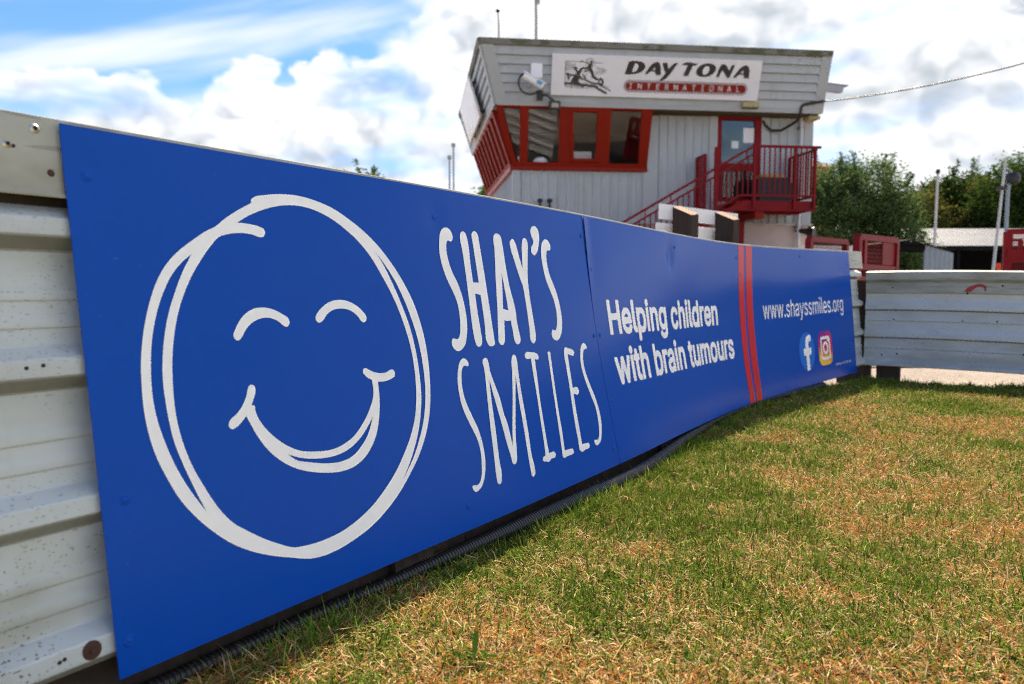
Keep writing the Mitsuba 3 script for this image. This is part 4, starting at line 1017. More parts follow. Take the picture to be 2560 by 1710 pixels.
# ---- aerials and wall cowls
ae = thing('aerial', 'thin aerial with a dark ball tip on the left end of the tower roof', 'aerial')
p = np.array([-.40, -.55, ZT])
tadd('mast', tube([p, p + [0, 0, .35], p + [-.02, 0, .62]], [.022, .018, .012], 8), 'aerial_grey', 40, parent=ae)
m = trimesh.creation.icosphere(2, .042)
m.apply_translation(p + [-.02, 0, .64])
tadd('tip', m, 'black_plastic', 40, parent=ae)
ae = thing('aerial', 'thicker grey aerial mast reaching out of the picture above the tower roof', 'aerial')
p = np.array([.40, -.5, ZT])
tadd('mast', tube([p, p + [0, 0, .5], p + [-.03, 0, 2.2]], [.036, .030, .022], 10), 'aerial_grey', 40, parent=ae)
tadd('clamp', box(p[0] - .07, p[0] + .07, p[1] - .05, p[1] + .05, ZT, ZT + .09), 'aerial_grey', parent=ae)
tadd('clamp', box(p[0] - .0, p[0] + .075, p[1] - .04, p[1] + .04, ZT + .83, ZT + .95), 'aerial_grey', parent=ae)
for x, lab in ((.557, 'black mushroom cowl on the tower wall, the left one of the pair'), (.775, 'black mushroom cowl on the tower wall, the right one of the pair')):
    v = thing('vent_cowl', lab, 'vent', 'vent cowls on the tower wall')
    tadd('stem', tube([(x, -.11, .9), (x, -.11, 1.79)], .026, 10), 'black_plastic', 40, parent=v)
    tadd('cap', lathe([(0, .05), (.04, .045), (.058, .02), (.060, -.01), (.045, -.03), (.02, -.035)], 14, (x, -.11, 1.79)), 'black_plastic', 40, parent=v)
# ---- horn on the lower wall at the right
hl = thing('horn_speaker', 'black horn shaped speaker on the tower base wall below the landing', 'speaker')
tadd('horn', tube([(6.62, -.12, 1.18), (6.72, -.20, 1.16), (6.84, -.30, 1.13), (6.87, -.33, 1.125)], [.05, .07, .13, .135], 14), 'black_plastic', 40, parent=hl)
tadd('bracket', bar((6.62, .03, 1.18), (6.62, -.13, 1.18), .05), 'black_plastic', parent=hl)
# ---- things on the window ledge
single('bottle', 'white capped bottle on the ledge in the narrow corner window', 'bottle', lathe([(0, 0), (.05, 0), (.05, .15), (.035, .17), (.062, .175), (.062, .24), (.03, .27), (0, .27)], 14, (.165, .22, 2.55)), 'camera_white', 40, M=TM)
single('helmet', 'small white helmet on the ledge behind the second window', 'helmet', lathe([(0, 0), (.13, 0), (.165, .06), (.17, .13), (.14, .20), (.08, .24), (0, .25)], 18, (.62, .25, 2.55)), 'camera_white', 40, M=TM)
mo = thing('monitor', 'pale back of a desk screen behind the opening casement', 'monitor')
tadd('screen_back', box(1.30, 1.78, .20, .25, 2.62, 2.93), 'pole_white', parent=mo)
tadd('stand', cat_(box(1.48, 1.60, .25, .29, 2.545, 2.75), box(1.38, 1.72, .18, .34, 2.541, 2.56)), 'pole_white', parent=mo)

# ---- outside staircase with landing
st = thing('staircase', 'red steel outside staircase and railed landing at the tower door', 'staircase')
sadd = lambda part, mesh, label=None, m='steel_red', sm=False: tadd(part, mesh, m, sm, label, parent=st)
YF, XL0, XL1, ZD = -1.25, 4.60, 6.37, 1.735
sl_ = .577
zs = lambda x: ZD - (4.62 - x) * sl_
sadd('landing_deck', box(XL0, XL1 - .03, YF + .02, -.06, ZD - .05, ZD - .005))
sadd('landing_beam', hexa([(4.55, YF, 1.515), (XL1, YF, 1.515), (XL1, YF + .018, 1.515), (4.55, YF + .018, 1.515)], [(4.75, YF, ZD), (XL1, YF, ZD), (XL1, YF + .018, ZD), (4.75, YF + .018, ZD)]))
sadd('landing_beam', box(XL1 - .02, XL1, YF + .02, -.06, 1.53, ZD))
sadd('landing_beam', box(XL0, XL1 - .02, -.62, -.56, 1.50, ZD - .055))
sadd('support_beam', box(5.05, 5.25, YF + .04, -.1, 1.36, 1.505), None, 'frame_red')
sadd('column', box(4.98, 5.14, -.45, -.33, -1.0, 1.36), 'square red column under the landing')
XE = -1.2
for y in (YF, -.56):
    sadd('stringer', hexa([(XE, y, zs(XE) - .22), (4.58, y, 1.515), (4.58, y + .016, 1.515), (XE, y + .016, zs(XE) - .22)], [(XE, y, zs(XE) + .02), (4.72, y, ZD), (4.72, y + .016, ZD), (XE, y + .016, zs(XE) + .02)]))
for i in range(16):
    z = ZD - .175 * (i + 1)
    x = 4.60 - .175 / sl_ * (i + 1)
    sadd('tread', box(x, x + .29, YF + .017, -.561, z - .03, z))
post = lambda x, y, z0, z1, w=.055: sadd('post', box(x - w / 2, x + w / 2, y - w / 2, y + w / 2, z0, z1))
ZR = 2.85
YP = YF - .03
for x in (4.975, 5.885):
    post(x, YP, 1.56, ZR)
    sadd('base_plate', box(x - .11, x + .11, YF - .014, YF - .001, 1.56, 1.63))
post(6.33, YP, 1.58, ZR)
post(4.13, YP - .002, 1.30, 2.83, .075)
sadd('handrail', bar((4.93, YP, ZR + .02), (6.45, YP, ZR + .02), .06, .05))
sadd('handrail', bar((4.95, YP, ZR + .02), (XE, YP, ZR + .02 - (4.95 - XE) * sl_), .055, .05))
sadd('top_rail', bar((4.98, YP, ZR - .13), (XE, YP, ZR - .13 - (4.98 - XE) * sl_), .04, .04))
sadd('bottom_rail', bar((4.66, YP, 1.835), (6.36, YP, 1.835), .045, .04))
sadd('bottom_rail', bar((4.66, YP, 1.835), (XE, YP, 1.835 - (4.66 - XE) * sl_), .045, .04))
rod = lambda x, y, z0, z1: sadd('baluster', tube([(x, y, z0), (x, y, z1)], .017, 8))
for x in np.arange(4.72, 6.36, .118):
    rod(x, YP, 1.83, ZR if x > 4.95 else ZR - .1 - (4.98 - x) * sl_)
for x in np.arange(4.60, XE, -.118):
    rod(x, YP, 1.83 - (4.66 - x) * sl_, ZR - .13 - (4.98 - x) * sl_)
for x in np.arange(4.8, XE, -.55):
    sadd('rail_bracket', bar((x, YP, ZR - .11 - (4.98 - x) * sl_), (x, YP, ZR + .01 - (4.95 - x) * sl_), .02))
# right side of the landing and the short return on its left
sadd('top_rail', bar((6.36, YP, ZR - .02), (6.36, -.08, ZR - .02), .045, .04))
sadd('bottom_rail', bar((6.36, YP, 1.835), (6.36, -.08, 1.835), .045, .04))
post(6.36, -.09, ZD, ZR)
for y in np.arange(YP + .11, -.1, .115):
    rod(6.36, y, 1.83, ZR - .02)
sadd('top_rail', bar((4.16, -.56, ZR - .06), (4.16, -.07, ZR - .06), .045, .04))
sadd('bottom_rail', bar((4.16, -.56, 1.6), (4.16, -.07, 1.6), .045, .04))
post(4.16, -.56, 1.2, ZR - .05)
post(4.16, -.08, 1.2, ZR - .05)
for y in np.arange(-.46, -.1, .1):
    rod(4.16, y, 1.6, ZR - .06)
# ---- box on the landing
bx = thing('storage_box', 'black box with a plain wooden lid on the tower landing', 'box')
tadd('body', box(5.36, 6.02, -.72, -.25, ZD, 2.30), 'navy_box', parent=bx)
tadd('lid', box(5.40, 5.95, -.73, -.27, 2.30, 2.37), 'box_wood', parent=bx)
bx = thing('storage_box', 'low dark crate at the right end of the tower landing', 'box')
tadd('body', box(6.04, 6.25, -.66, -.30, ZD, 2.20), 'navy_box', parent=bx)
tadd('rim', box(6.03, 6.26, -.67, -.29, 2.14, 2.17), 'navy_box', parent=bx)
# ------------------------------------------------------------------ ground
gx, gy = np.meshgrid(np.r_[-300, -60, -12, -4, 0, 4, 12, 60, 300], np.r_[-200, -40, -8, 0, 8, 16, 60, 400], indexing='ij')
structure('ground', 'pale gravel yard beyond the fences', grid(np.stack([gx, gy, np.clip(-.012 * gy, -.30, .1) - .045], -1)), 'gravel')


tx, ty = np.meshgrid(np.linspace(-60, 60, 31), [9.7, 11.5, 14.0, 16.2], indexing='ij')
structure('race_track', 'dark asphalt kart track between the fences and the tower', grid(np.stack([tx, ty - .004 * (tx - 2)**2 * (tx < 2) * .3, np.clip(-.012 * (ty - .0012 * (tx - 2)**2 * (tx < 2)), -.30, .1) - .030], -1)), 'asphalt')


def lawn_edge(n=60):
    """The border of the lawn: along the banner fence, then along the far fence, then round behind the camera."""
    us = np.linspace(-1.2, 7.9, n)
    a = S(us, 0 * us, -.03, False)[:, :2]
    b = np.array([RA + t * rd + rn * (.05 + .08 * math.sin(3 * t) + .16 * math.exp(-((t - 1.7) / .7)**2)) for t in np.linspace(.25, RL + 1.2, 40)])
    return np.vstack([a, b, [[9.5, 4.5], [30, -2], [30, -30], [-14, -30], [-2.2, -1.5]]])


LAWN = Polygon(lawn_edge()).buffer(0)


def lawn_z(x, y):
    p = np.stack([np.asarray(x, float), np.asarray(y, float), np.zeros_like(np.asarray(x, float))], -1)
    bank = .05 * np.exp(-((np.asarray(x) - 5.4) / .7)**2 - ((np.asarray(y) - 6.9) / .5)**2)
    return ground_z(x, np.minimum(y, 9)) + .035 * (meshkit.fbm(p * 1.3, 3, 2) - .5) + bank


SEEN = Polygon([(-3, 1.1), (1.35, 1.1), (6.6, 8.6), (6.6, 10), (-3, 10)])
v, f = flat(LAWN.intersection(SEEN), .14, .14)
v2, f2 = flat(LAWN.difference(SEEN), .5, .5)
structure('lawn', 'dry soil and thatch under the grass', trimesh.Trimesh(np.c_[v, lawn_z(v[:, 0], v[:, 1])], f, process=False), 'soil')
structure('lawn_field', 'the same dry lawn going on to the right and behind', trimesh.Trimesh(np.c_[v2, lawn_z(v2[:, 0], v2[:, 1])], f2, process=False), 'turf')

# ------------------------------------------------------------------ grass: short dry turf, blade by blade
def patch(x, y):
    p = np.stack([x, y, 0 * x], -1)
    g = .035 * np.clip((y - 3) / 2.5, 0, 1) - .004 - .055 * np.exp(-((x - 1.9) / .8)**2 - ((y - 2.6) / .7)**2) + .50 * meshkit.fbm(p * 1.15 + 3, 3, 40) + .50 * meshkit.fbm(p * 4.5, 3, 41)
    return g


def blades(x, y, seed, k_len=1.):
    r = np.random.default_rng(seed)
    n = len(x)
    g = patch(x, y) + .05 * r.standard_normal(n)
    pg = 1 / (1 + np.exp(-(g - .485) * 20))
    green = r.random(n) < .20 + .66 * pg
    length = k_len * np.where(green, r.uniform(.020, .052, n), r.uniform(.016, .050, n)) * (.8 + .5 * r.random(n))
    tall = r.random(n) < .012
    length = np.where(tall, length * 1.7, length)
    width = np.where(green, r.uniform(.0024, .0046, n), r.uniform(.0016, .0036, n)) * (1 + .10 * np.maximum(y - 3, 0))
    tilt = np.radians(np.where(green, r.uniform(15, 80, n), r.uniform(45, 90, n)))
    az = r.uniform(0, 2 * np.pi, n) + .5
    bend = r.uniform(-.1, .7, n)
    d0 = np.stack([np.cos(az) * np.sin(tilt), np.sin(az) * np.sin(tilt), np.cos(tilt)], -1)
    t2 = np.minimum(tilt + bend, 1.62)
    d1 = np.stack([np.cos(az + .25 * bend) * np.sin(t2), np.sin(az + .25 * bend) * np.sin(t2), np.cos(t2)], -1)
    sx = r.uniform(-.7, .7, n)
    side = np.stack([-np.sin(az + sx), np.cos(az + sx), .25 * r.standard_normal(n)], -1)
    side /= np.linalg.norm(side, axis=1, keepdims=True)
    z = lawn_z(x, y) + r.uniform(-.002, .010, n) * np.where(green, .6, 1.1)
    b = np.stack([x, y, z], -1)
    m = b + d0 * (length * .55)[:, None]
    t = m + d1 * (length * .5)[:, None]
    w = side * (width / 2)[:, None]
    V = np.stack([b - w, b + w, m + w * .9, m - w * .9, t], 1).reshape(-1, 3)
    i = (np.arange(n) * 5)[:, None]
    F = np.vstack([i + [0, 1, 2], i + [0, 2, 3], i + [3, 2, 4]])
    a = r.random(n)[:, None]
    lush = np.clip((g - .5) / .16, 0, 1)[:, None]
    cg = (np.array([.21, .265, .035]) * (1 - a) + np.array([.055, .155, .018]) * a) * (1 - .20 * lush)
    cd = np.array([.72, .57, .33]) * (1 - a) + np.array([.40, .22, .07]) * a
    red = (r.random(n) < .08 + .45 * np.clip((.47 - g) / .12, 0, 1))[:, None]
    cd = np.where(red, np.array([.40, .16, .045]), cd)
    c = np.where(green[:, None], cg, cd) * (.35 + 1.05 * r.random((n, 1))**.8)
    return V, F, np.repeat(c, 5, axis=0)


def scatter(dens, y0, y1, seed):
    r = np.random.default_rng(seed)
    x0, x1 = -1.2, .72 * y1 + .4
    n = int(dens * (x1 - x0) * (y1 - y0))
    x, y = r.uniform(x0, x1, n), r.uniform(y0, y1, n)
    keep = (x < .70 * y + .35) & shapely.contains_xy(LAWN, x, y)
    return x[keep], y[keep]


GV, GF, GC, nn = [], [], [], 0
for dens, y0, y1, sd, kl in ((19000, 1.35, 2.4, 1, 1.0), (15000, 2.4, 3.6, 2, 1.0), (10500, 3.6, 5.2, 3, 1.05), (7500, 5.2, 8.3, 4, 1.1)):
    x, y = scatter(dens, y0, y1, sd)
    V, F, C = blades(x, y, sd + 50, kl)
    GV.append(V), GF.append(F + nn), GC.append(C)
    nn += len(V)
# longer tufts where the mower does not reach: along the banner's foot and under the far fence
r = np.random.default_rng(77)
uu = r.uniform(-.3, 7.8, 15000)
o = S(uu, 0 * uu, .045 + .05 * np.exp(-((uu - 2.5) / 1.)**2) + np.abs(r.normal(0, .045, len(uu))), False)
keep = meshkit.fbm(np.stack([uu * 2.2, 0 * uu, 0 * uu], -1), 3, 8) > .43
V, F, C = blades(o[keep, 0], o[keep, 1], 61, 1.7)
GV.append(V), GF.append(F + nn), GC.append(C)
nn += len(V)
tt = r.uniform(.2, RL + 1, 12000)
o = RA + tt[:, None] * rd + rn * (.08 + .08 * np.sin(3 * tt) + .16 * np.exp(-((tt - 1.7) / .7)**2) + np.abs(r.normal(0, .09, len(tt))))[:, None]
keep = (meshkit.fbm(np.stack([tt * 2, 0 * tt, 0 * tt], -1), 3, 5) > .36) & (np.abs(tt - 3.0) > .0)
V, F, C = blades(o[keep, 0], o[keep, 1], 62, 1.5)
GV.append(V), GF.append(F + nn), GC.append(C * [.8, 1.0, .8])
scene['grass'] = mikit.ply(trimesh.Trimesh(np.vstack(GV), np.vstack(GF), process=False), 'blade', color=np.vstack(GC))
labels['grass'] = {'label': 'short sun-scorched grass, green tufts among straw coloured blades', 'kind': 'stuff', 'category': 'grass'}

# a dandelion rosette in the foreground
wd = thing('weed', 'broad leaved weed with one upright browning leaf, in the front lawn', 'plant')
wx, wy = -.094, 1.84


def leaf_blade(base, az, L, w, rise, droop, teeth=5):
    n = 16
    t = np.linspace(0, 1, n)
    el = rise * (1 - t) + droop * t
    step = L / n
    p = np.array(base) + np.cumsum(np.stack([np.cos(az) * np.cos(el) * step, np.sin(az) * np.cos(el) * step, np.sin(el) * step], -1), 0)
    ww = w * np.sin(np.pi * np.clip(t * .92 + .06, 0, 1))**.7 * (1 - .28 * ((t * teeth) % 1))
    s = np.array([-math.sin(az), math.cos(az), 0])
    P = np.stack([p - s * ww[:, None] + [0, 0, .004], p, p + s * ww[:, None] + [0, 0, .004]], 1)
    return grid(P)


for az, L, w, ri, dr, c in ((1.3, .085, .0085, 1.40, 1.15, 'tip'), (.1, .06, .009, .45, -.15, 'g'), (2.9, .06, .010, .35, -.15, 'g'), (4.0, .05, .008, .3, -.1, 'g'), (5.3, .06, .010, .35, -.2, 'g'), (2.1, .045, .008, .7, .1, 'g'), (.7, .05, .008, .6, -.1, 'g')):
    m = leaf_blade((wx, wy, float(lawn_z(wx, wy)) + .006), az, L, w, ri, dr)
    col = np.tile([.05, .105, .016], (len(m.vertices), 1))
    if c == 'tip':
        k = np.repeat(np.linspace(0, 1, 16), 3)[:, None]
        col = np.where(k > .8, [.30, .14, .02], col)
    add(wd, 'leaf', m, 'leaf', color=col, smooth=True, label='upright leaf with a browned tip' if c == 'tip' else None)

# ------------------------------------------------------------------ trees
def crown(blobs, n_clump, per, leaf, c0, c1, seed, spread=.30):
    """Leaves in clumps over the surface and inside of a few ellipsoids (centre, radii)."""
    r = np.random.default_rng(seed)
    vol = np.array([np.prod(b[1])**(2 / 3) for b in blobs])
    pick = r.choice(len(blobs), n_clump, p=vol / vol.sum())
    C, R_ = np.array([b[0] for b in blobs])[pick], np.array([b[1] for b in blobs])[pick]
    d = r.standard_normal((n_clump, 3))
    d /= np.linalg.norm(d, axis=1, keepdims=True)
    cl = C + d * R_ * (r.uniform(.35, 1.06, n_clump)**.55)[:, None]
    shade = r.random(n_clump)
    size = spread * r.uniform(.55, 1.3, n_clump)
    idx = np.repeat(np.arange(n_clump), per)
    n = len(idx)
    tw = r.random(n_clump) < .16                     # loose shoots standing out of the outline
    up = d * [.8, .8, .5] + [0, 0, .75]
    up /= np.linalg.norm(up, axis=1, keepdims=True)
    run = (r.random(n) * 3.0 * size[idx])[:, None]
    tw &= d[:, 2] > .05
    P = cl[idx] + np.clip(r.standard_normal((n, 3)), -1.7, 1.7) * (np.where(tw, .18, 1.)[idx] * size[idx])[:, None] * [1, 1, .8] + np.where(tw[idx, None], up[idx] * run + d[idx] * .1, 0)
    a = r.standard_normal((n, 3))
    a[:, 2] *= .6
    a /= np.linalg.norm(a, axis=1, keepdims=True)
    b = np.cross(a, r.standard_normal((n, 3)))
    b /= np.linalg.norm(b, axis=1, keepdims=True)
    L = leaf * r.uniform(.6, 1.4, n)[:, None]
    V = np.stack([P - a * L, P + b * L * .38, P + a * L, P - b * L * .38], 1).reshape(-1, 3)
    i = (np.arange(n) * 4)[:, None]
    F = np.vstack([i + [0, 1, 2], i + [0, 2, 3]])
    k = np.clip(.75 * shade[idx] + .35 * r.random(n), 0, 1)[:, None]
    c = (np.array(c0) * (1 - k) + np.array(c1) * k) * r.uniform(.8, 1.2, (n, 1))
    return trimesh.Trimesh(V, F, process=False), np.repeat(c, 4, axis=0)


def tree(label, base, blobs, n_clump, per, leaf, c0, c1, seed, r0=.16, group=None, spread=.3):
    t = thing('tree', label, 'tree', group)
    base = np.array(base, float)
    blobs = [(base + np.array(c, float), np.array(rad, float)) for c, rad in blobs]
    m, c = crown(blobs, n_clump, per, leaf, c0, c1, seed, spread)
    add(t, 'crown', m, 'leaf', color=c)
    top = blobs[0][0]
    limbs = [tube([base, base * .6 + top * .4 + [.05, .02, 0], top], [r0, r0 * .75, r0 * .3], 8)]
    r = np.random.default_rng(seed)
    for c_, rad in blobs[1:]:
        s = base * .55 + top * .45
        limbs.append(tube([s, (s + c_) / 2 + [0, 0, .15], c_ + [0, 0, rad[2] * .4]], [r0 * .5, r0 * .32, r0 * .12], 6))
    add(t, 'trunk', cat_(*limbs), 'bark', 40)


at_px = lambda x, y, d: np.array([(x - 1280) / 1920 * d, d, EYE + (705 - y) / 1920 * d])   # where a thing d metres off stands
GREEN = ((.030, .065, .016), (.12, .19, .055))
DARK = ((.020, .045, .012), (.085, .135, .03))
tree('broad grey green willow like tree just right of the tower', (12.2, 27.5, -.3),
     [((0, 0, 3.3), (1.9, 1.9, 1.9)), ((-1.0, .2, 3.0), (1.2, 1.3, 1.7)), ((1.1, -.2, 2.6), (1.1, 1.2, 1.6)), ((.4, 0, 4.3), (1.3, 1.2, 1.25)), ((-.6, .3, 4.4), (.9, .9, 1.0)), ((1.9, -.3, 1.6), (.8, .8, 1.3)), ((0, .3, 1.5), (2.1, 1.6, 1.5))],
     1000, 80, .062, (.028, .062, .018), (.15, .22, .085), 3, .17, spread=.25)
bg = [(2275, 478, 43, 1.5, 'tree with a yellowish round top behind the willow, left of the first white pole'), (2345, 446, 45, 1.5, 'dark tree with a pointed top right behind the first white pole'), (2405, 436, 47, 1.5, 'dark upright tree between the two white poles'),
      (2468, 450, 44, 1.9, 'low rounded olive tree left of the leaning white pole'), (2545, 392, 42, 2.2, 'tallest dark tree at the right edge behind the lamp'), (2660, 400, 44, 2.4, 'dark tree beyond the right edge of the picture'), (2215, 500, 46, 1.4, 'dark tree mostly hidden behind the willow')]
for i, (px, py, d, w, lab) in enumerate(bg):
    p = at_px(px, py, d)
    b = np.array([p[0], d, -.4])
    h = p[2] + .4
    tree(lab, b, [((0, 0, h * .60), (w, w, h * .36)), ((-.7 * w, .2, h * .48), (w * .8, w * .8, h * .34)), ((.7 * w, -.2, h * .46), (w * .85, w * .8, h * .34)), ((.25 * w, 0, h * .80), (w * .55, w * .6, h * .19)), ((-.3 * w, 0, h * .74), (w * .5, w * .6, h * .2)), ((0, -.3, h * .25), (w * 1.3, w, h * .26))],
         620, 70, .105, *(DARK if i not in (0, 3) else ((.04, .06, .015), (.19, .18, .05))), 30 + i, .2, 'trees beyond the long shed', .42)
p = at_px(928, 421, 40)
tree('far tree top showing just over the banner, left of the tower', (p[0], 40, -.4), [((0, 0, p[2] - .9), (.75, .8, .9)), ((-.7, 0, p[2] - 1.5), (.7, .7, .8)), ((.7, 0, p[2] - 1.7), (.8, .7, .9)), ((-1.6, .2, p[2] - 1.7), (.8, .8, .8)), ((.2, 0, p[2] - 2.8), (1.8, 1.5, 1.3))], 260, 40, .14, *DARK, 71, .18, None, .3)
p = at_px(1206, 478, 42)
tree('tiny far tree top at the left foot of the tower windows', (p[0], 42, -.4), [((0, 0, p[2] - .2), (.35, .4, .5)), ((.3, 0, p[2] - 1.2), (.7, .7, .9))], 120, 36, .12, *GREEN, 72, .12, None, .25)

# ------------------------------------------------------------------ far poles, lamp, sheds and red steelwork on the right
for px, py, lab, r in ((1126, 404, 'short thin grey pole far off, left one of the pair beside the tower', .055), (1136, 374, 'taller thin grey pole far off, right one of the pair beside the tower', .055)):
    p = at_px(px, py, 48)
    po = thing('lamp_pole', lab, 'pole', 'far thin poles left of the tower')
    add(po, 'shaft', tube([(p[0], 48, -.5), (p[0], 48, p[2])], [r * 1.2, r], 8), 'pole_grey', 40)
    add(po, 'cap', box(p[0] - .12, p[0] + .12, 47.9, 48.1, p[2], p[2] + .22), 'pole_grey')
p = at_px(2330, 438, 24.5)
po = thing('flag_pole', 'upright white pole with a dark tip, behind the small shed', 'pole')
add(po, 'shaft', tube([(p[0] - .03, 24.5, -.4), (p[0], 24.5, p[2])], [.046, .038], 12), 'pole_white', 40)
add(po, 'finial', lathe([(0, .16), (.05, .13), (.07, .05), (.05, -.02), (0, -.03)], 10, p), 'black_plastic', 40)
p, q = at_px(2495, 404, 15.), at_px(2478, 672, 15.)
q = q + (q - p) * .35
po = thing('flag_pole', 'leaning white pole with a dark clamp, in front of the long shed', 'pole')
add(po, 'shaft', tube([q, q * .55 + p * .45, p], [.030, .027, .023], 12), 'pole_white', 40)
c = p + (q - p) * .192
add(po, 'clamp', box(c[0] - .10, c[0] + .06, c[1] - .06, c[1] + .06, c[2] - .04, c[2] + .03), 'black_plastic')
p = at_px(2505, 470, 30)
po = thing('street_lamp', 'grey street lamp with a round dark head at the right edge', 'street lamp')
add(po, 'shaft', tube([(p[0], 30, -.4), (p[0], 30, p[2] - .1), (p[0] + .05, 30, p[2] + .1)], [.075, .065, .06], 12), 'pole_grey', 40)
add(po, 'head', lathe([(0, .42), (.20, .40), (.27, .30), (.28, .08), (.22, .0), (.08, -.05), (0, -.05)], 16, p + [.15, 0, .12]), 'black_plastic', 40)

# the long low building
lb = thing('long_shed', 'long low open fronted shed with a pale ribbed roof, at the far right', 'building')
yE, zE, zRg = 32., 2.42, 3.34
xa = (2250 - 1280) / 1920 * yE
nx = 46
for i in range(nx):
    a = xa + i * .25
    add(lb, 'roof_sheet', hexa([(a + .004, yE, zE - .03), (a + .246, yE, zE - .03), (a + .246, yE + 3.2, zRg - .03), (a + .004, yE + 3.2, zRg - .03)],
                               [(a + .004, yE, zE + .012), (a + .246, yE, zE + .012), (a + .246, yE + 3.2, zRg + .012), (a + .004, yE + 3.2, zRg + .012)]), 'roof_sheet')
xb = xa + nx * .25
add(lb, 'fascia', box(xa, xb, yE - .03, yE - .002, zE - .14, zE), 'shed_dark')
add(lb, 'roof_joint', bar((16.45, yE - .01, zE + .02), (16.45, yE + 3.15, zRg + .02), .09, .02), 'shed_grey')
add(lb, 'back_wall', box(xa, xb, yE + 5.0, yE + 5.1, -.4, 2.4), 'shed_dark')
add(lb, 'end_wall', box(xa, xa + .1, yE + .05, yE + 5.0, -.4, 2.38), 'shed_dark')
add(lb, 'rear_roof', hexa([(xa, yE + 3.21, zRg - .04), (xb, yE + 3.21, zRg - .04), (xb, yE + 6, 2.5), (xa, yE + 6, 2.5)], [(xa, yE + 3.21, zRg), (xb, yE + 3.21, zRg), (xb, yE + 6, 2.54), (xa, yE + 6, 2.54)]), 'roof_sheet')
for i in range(7):
    x = xa + .6 + i * 1.8
    add(lb, 'post', box(x - .06, x + .06, yE + .1, yE + .22, -.4, zE - .13), 'shed_dark')
for i, z in enumerate((.9, 1.25)):
    add(lb, 'rail', box(xa + .2, xb - .2, yE + 1.0, yE + 1.06, z, z + .10), 'shed_dark')
# the small shed in front of it
sh = thing('small_shed', 'small dark fronted shed with a blue grey side wall and a low sloping roof', 'shed')
s0, s1 = at_px(2236, 610, 20.), at_px(2306, 612, 20.)
ssd = at_px(2378, 634, 23.5)
gz = -.3
h1, h2 = 1.86, 1.80
x0_, x1_, x2_ = s0[0], s1[0], ssd[0]
side = [(x1_, 20., gz), (x2_, 23.5, gz), (x2_, 23.5, ssd[2]), (x1_, 20., s1[2])]
nrm = np.array([3.5, -(x2_ - x1_), 0]) / np.hypot(3.5, x2_ - x1_)
for k in range(6):
    a, b = k / 6, (k + 1) / 6 - .01
    L = lambda t, top: np.array(side[0]) * (1 - t) + np.array(side[1]) * t if not top else np.array(side[3]) * (1 - t) + np.array(side[2]) * t
    q = [L(a, 0), L(b, 0), L(b, 1), L(a, 1)]
    add(sh, 'wall_panel', hexa([p_ - nrm * .03 for p_ in q], q), 'shed_grey')
add(sh, 'back_wall', box(x0_, x1_, 22.5, 22.6, gz, 1.8), 'shed_dark')
add(sh, 'left_wall', box(x0_ - .05, x0_, 20.0, 22.5, gz, 1.8), 'shed_dark')
add(sh, 'header', box(x0_ - .05, x1_ - .01, 19.97, 20.03, s1[2] - .16, s1[2] - .02), 'shed_dark')
for z in (.4, .9, 1.35):
    add(sh, 'shelf', box(x0_, x1_ - .02, 20.9, 21.6, z, z + .05), 'shed_dark')
pk = at_px(2275, 602, 20.)
add(sh, 'roof', hexa([(x0_ - .08, 19.9, s0[2] - .03), (pk[0], 19.9, pk[2] - .03), (x1_ + .02, 19.9, s1[2] - .01), (x1_ + .01, 19.9, s1[2] + .02)], [(x0_ - .08, 23.6, s0[2] + .0), (pk[0], 23.6, pk[2] + .0), (x2_ + .05, 23.6, ssd[2]), (x2_ + .04, 23.6, ssd[2] + .03)]), 'shed_dark')
tadd2 = add(sh, 'roof', hexa([(x0_ - .1, 19.9, s0[2]), (pk[0], 19.9, pk[2]), (pk[0], 19.9, pk[2] + .04), (x0_ - .1, 19.9, s0[2] + .04)], [(x0_ - .1, 23.6, s0[2]), (pk[0], 23.6, pk[2]), (pk[0], 23.6, pk[2] + .04), (x0_ - .1, 23.6, s0[2] + .04)]), 'shed_dark')
# white track barrier tops between


def red_frame(name, label, cat, p0, p1, zt, zb, bars, w=.10, mesh=0):
    """A welded frame standing between two ground points; bars: (s0, z0, s1, z1) in fractions of its width and in metres."""
    t = thing(name, label, cat)
    p0, p1 = np.array(p0, float), np.array(p1, float)
    at = lambda s, z: np.r_[p0 + (p1 - p0) * s, z]
    n = np.array([(p1 - p0)[1], -(p1 - p0)[0], 0])
    n /= np.linalg.norm(n)
    for a, b in (((0, zb), (0, zt)), ((1, zb), (1, zt))):
        add(t, 'post', bar(at(*a), at(*b), w, w, up=n), 'steel_red')
    add(t, 'rail', bar(at(0, zt), at(1, zt), w * .9, w, up=n), 'steel_red')
    for s0_, z0_, s1_, z1_, ww in bars:
        add(t, 'rail' if z0_ == z1_ else 'bar', bar(at(s0_, z0_), at(s1_, z1_), ww, ww, up=n), 'steel_red')
    if mesh:
        ms = [tube([at(s, zb + .1), at(s, zt - .03)], .004, 4, False) for s in np.linspace(.05, .95, mesh)] + [tube([at(.03, z), at(.97, z)], .004, 4, False) for z in np.arange(zb + .15, zt - .05, .06)]
        scene_key = add(t, 'wire_mesh', cat_(*ms), 'steel_red')
        labels[scene_key] = {'kind': 'stuff'}
    return t, at, n


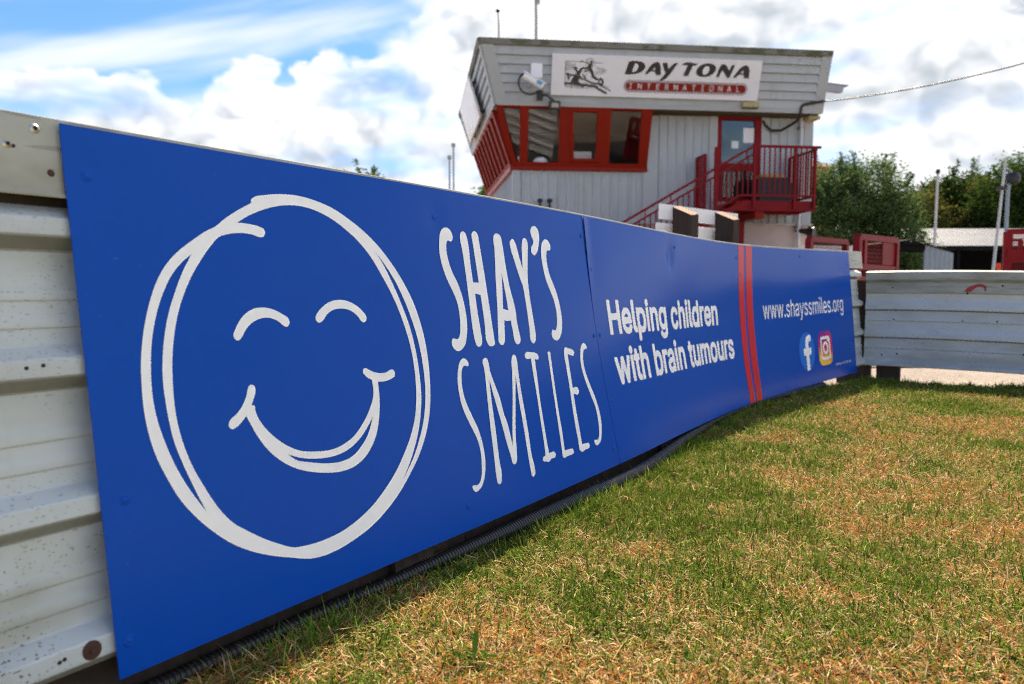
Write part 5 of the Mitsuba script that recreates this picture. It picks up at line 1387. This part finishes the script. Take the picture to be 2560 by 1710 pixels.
g0, g1 = at_px(2138, 590, 11.5), at_px(2232, 598, 12.6)
t, at, n = red_frame('steel_gate', 'red steel framed gate standing right behind the corner of the two fences', 'gate', g0[:2], g1[:2], 1.60, .2, [(0, 1.16, 1, 1.14, .08), (.0, .98, 1, .97, .06), (.14, 1.16, .14, 1.58, .09)], .10, 26)
add(t, 'panel', hexa([at(.62, 1.2) + n * .01, at(.97, 1.2) + n * .01, at(.97, 1.56) + n * .01, at(.62, 1.56) + n * .01], [at(.62, 1.2) + n * .02, at(.97, 1.2) + n * .02, at(.97, 1.56) + n * .02, at(.62, 1.56) + n * .02]), 'steel_red')
add(t, 'panel', hexa([at(.02, .3) + n * .01, at(.97, .3) + n * .01, at(.97, .95) + n * .01, at(.02, .95) + n * .01], [at(.02, .3) + n * .02, at(.97, .3) + n * .02, at(.97, .95) + n * .02, at(.02, .95) + n * .02]), 'steel_red')
add(t, 'label_plate', hexa([at(.40, .86) + n * .06, at(.62, .86) + n * .06, at(.62, 1.0) + n * .06, at(.40, 1.0) + n * .06], [at(.40, .86) + n * .07, at(.62, .86) + n * .07, at(.62, 1.0) + n * .07, at(.40, 1.0) + n * .07]), 'paper')
g0, g1 = at_px(2018, 603, 14.), at_px(2108, 600, 15.2)
red_frame('mesh_barrier', 'red framed wire mesh barrier between the tower and the red gate', 'barrier', g0[:2], g1[:2], 1.71, .1, [(0, .9, 1, .9, .05)], .11, 30)
hb = thing('crash_barrier', 'pale blue white barrier board behind the red mesh barrier', 'barrier')
b0, b1 = at_px(1990, 610, 17.), at_px(2140, 608, 17.6)
for i, z in enumerate((.2, .72, 1.24)):
    add(hb, 'board', hexa([(b0[0], 17., z), (b1[0], 17.6, z), (b1[0], 17.6, z + .5), (b0[0], 17., z + .5)], [(b0[0], 17.04, z), (b1[0], 17.64, z), (b1[0], 17.64, z + .5), (b0[0], 17.04, z + .5)]), 'pole_white')
g0, g1 = at_px(2508, 580, 10.5), at_px(2700, 580, 10.2)
zz = lambda y: EYE + (705 - y) / 1920 * 10.5
t, at, n = red_frame('steel_gate', 'red steel mesh gate with a small latch frame at the right edge', 'gate', g0[:2], g1[:2], zz(581), .1, [(0, zz(636), 1, zz(636), .11), (.06, zz(602), .20, zz(602), .035), (.185, zz(602), .185, zz(630), .055), (0, zz(652), 1, zz(652), .06)], .075, 44)
add(t, 'post', bar(at(.035, .1), at(.035, zz(581)), .07, .06, up=n), 'steel_red')
ob = thing('marker_post', 'small orange marker post left of the red gate at the right edge', 'post')
p = at_px(2490, 658, 10.8)
add(ob, 'shaft', tube([(p[0], 10.8, -.2), (p[0], 10.8, p[2] - .02), p], [.035, .03, .022], 12), 'orange_plastic', 40)
add(ob, 'base', lathe([(0, 0), (.09, 0), (.09, .03), (.04, .05), (0, .05)], 14, (p[0], 10.8, -.15)), 'black_plastic')
# white upturned kerb boards on the yard just behind the far fence, catching the sun
# a house far behind, left of the willow
hs = thing('house', 'far brown roofed house showing beside the landing, left of the willow', 'house')
p = at_px(2046, 420, 60)
add(hs, 'wall', box(p[0] - 2, p[0] + .9, 60, 66, -1, p[2] - .1), 'house_brick')
add(hs, 'roof', hexa([(p[0] - 2.2, 59.6, p[2] - .1), (p[0] + 1.1, 59.6, p[2] - .1), (p[0] + 1.1, 66.3, p[2] - .1), (p[0] - 2.2, 66.3, p[2] - .1)], [(p[0] - 2.2, 62.8, p[2] + .9), (p[0] + .2, 62.8, p[2] + .9), (p[0] + .2, 63.1, p[2] + .9), (p[0] - 2.2, 63.1, p[2] + .9)]), 'house_roof')
add(hs, 'window', box(p[0] - .3, p[0] + .3, 59.95, 60.02, p[2] - 1.3, p[2] - .5), 'room_dark')
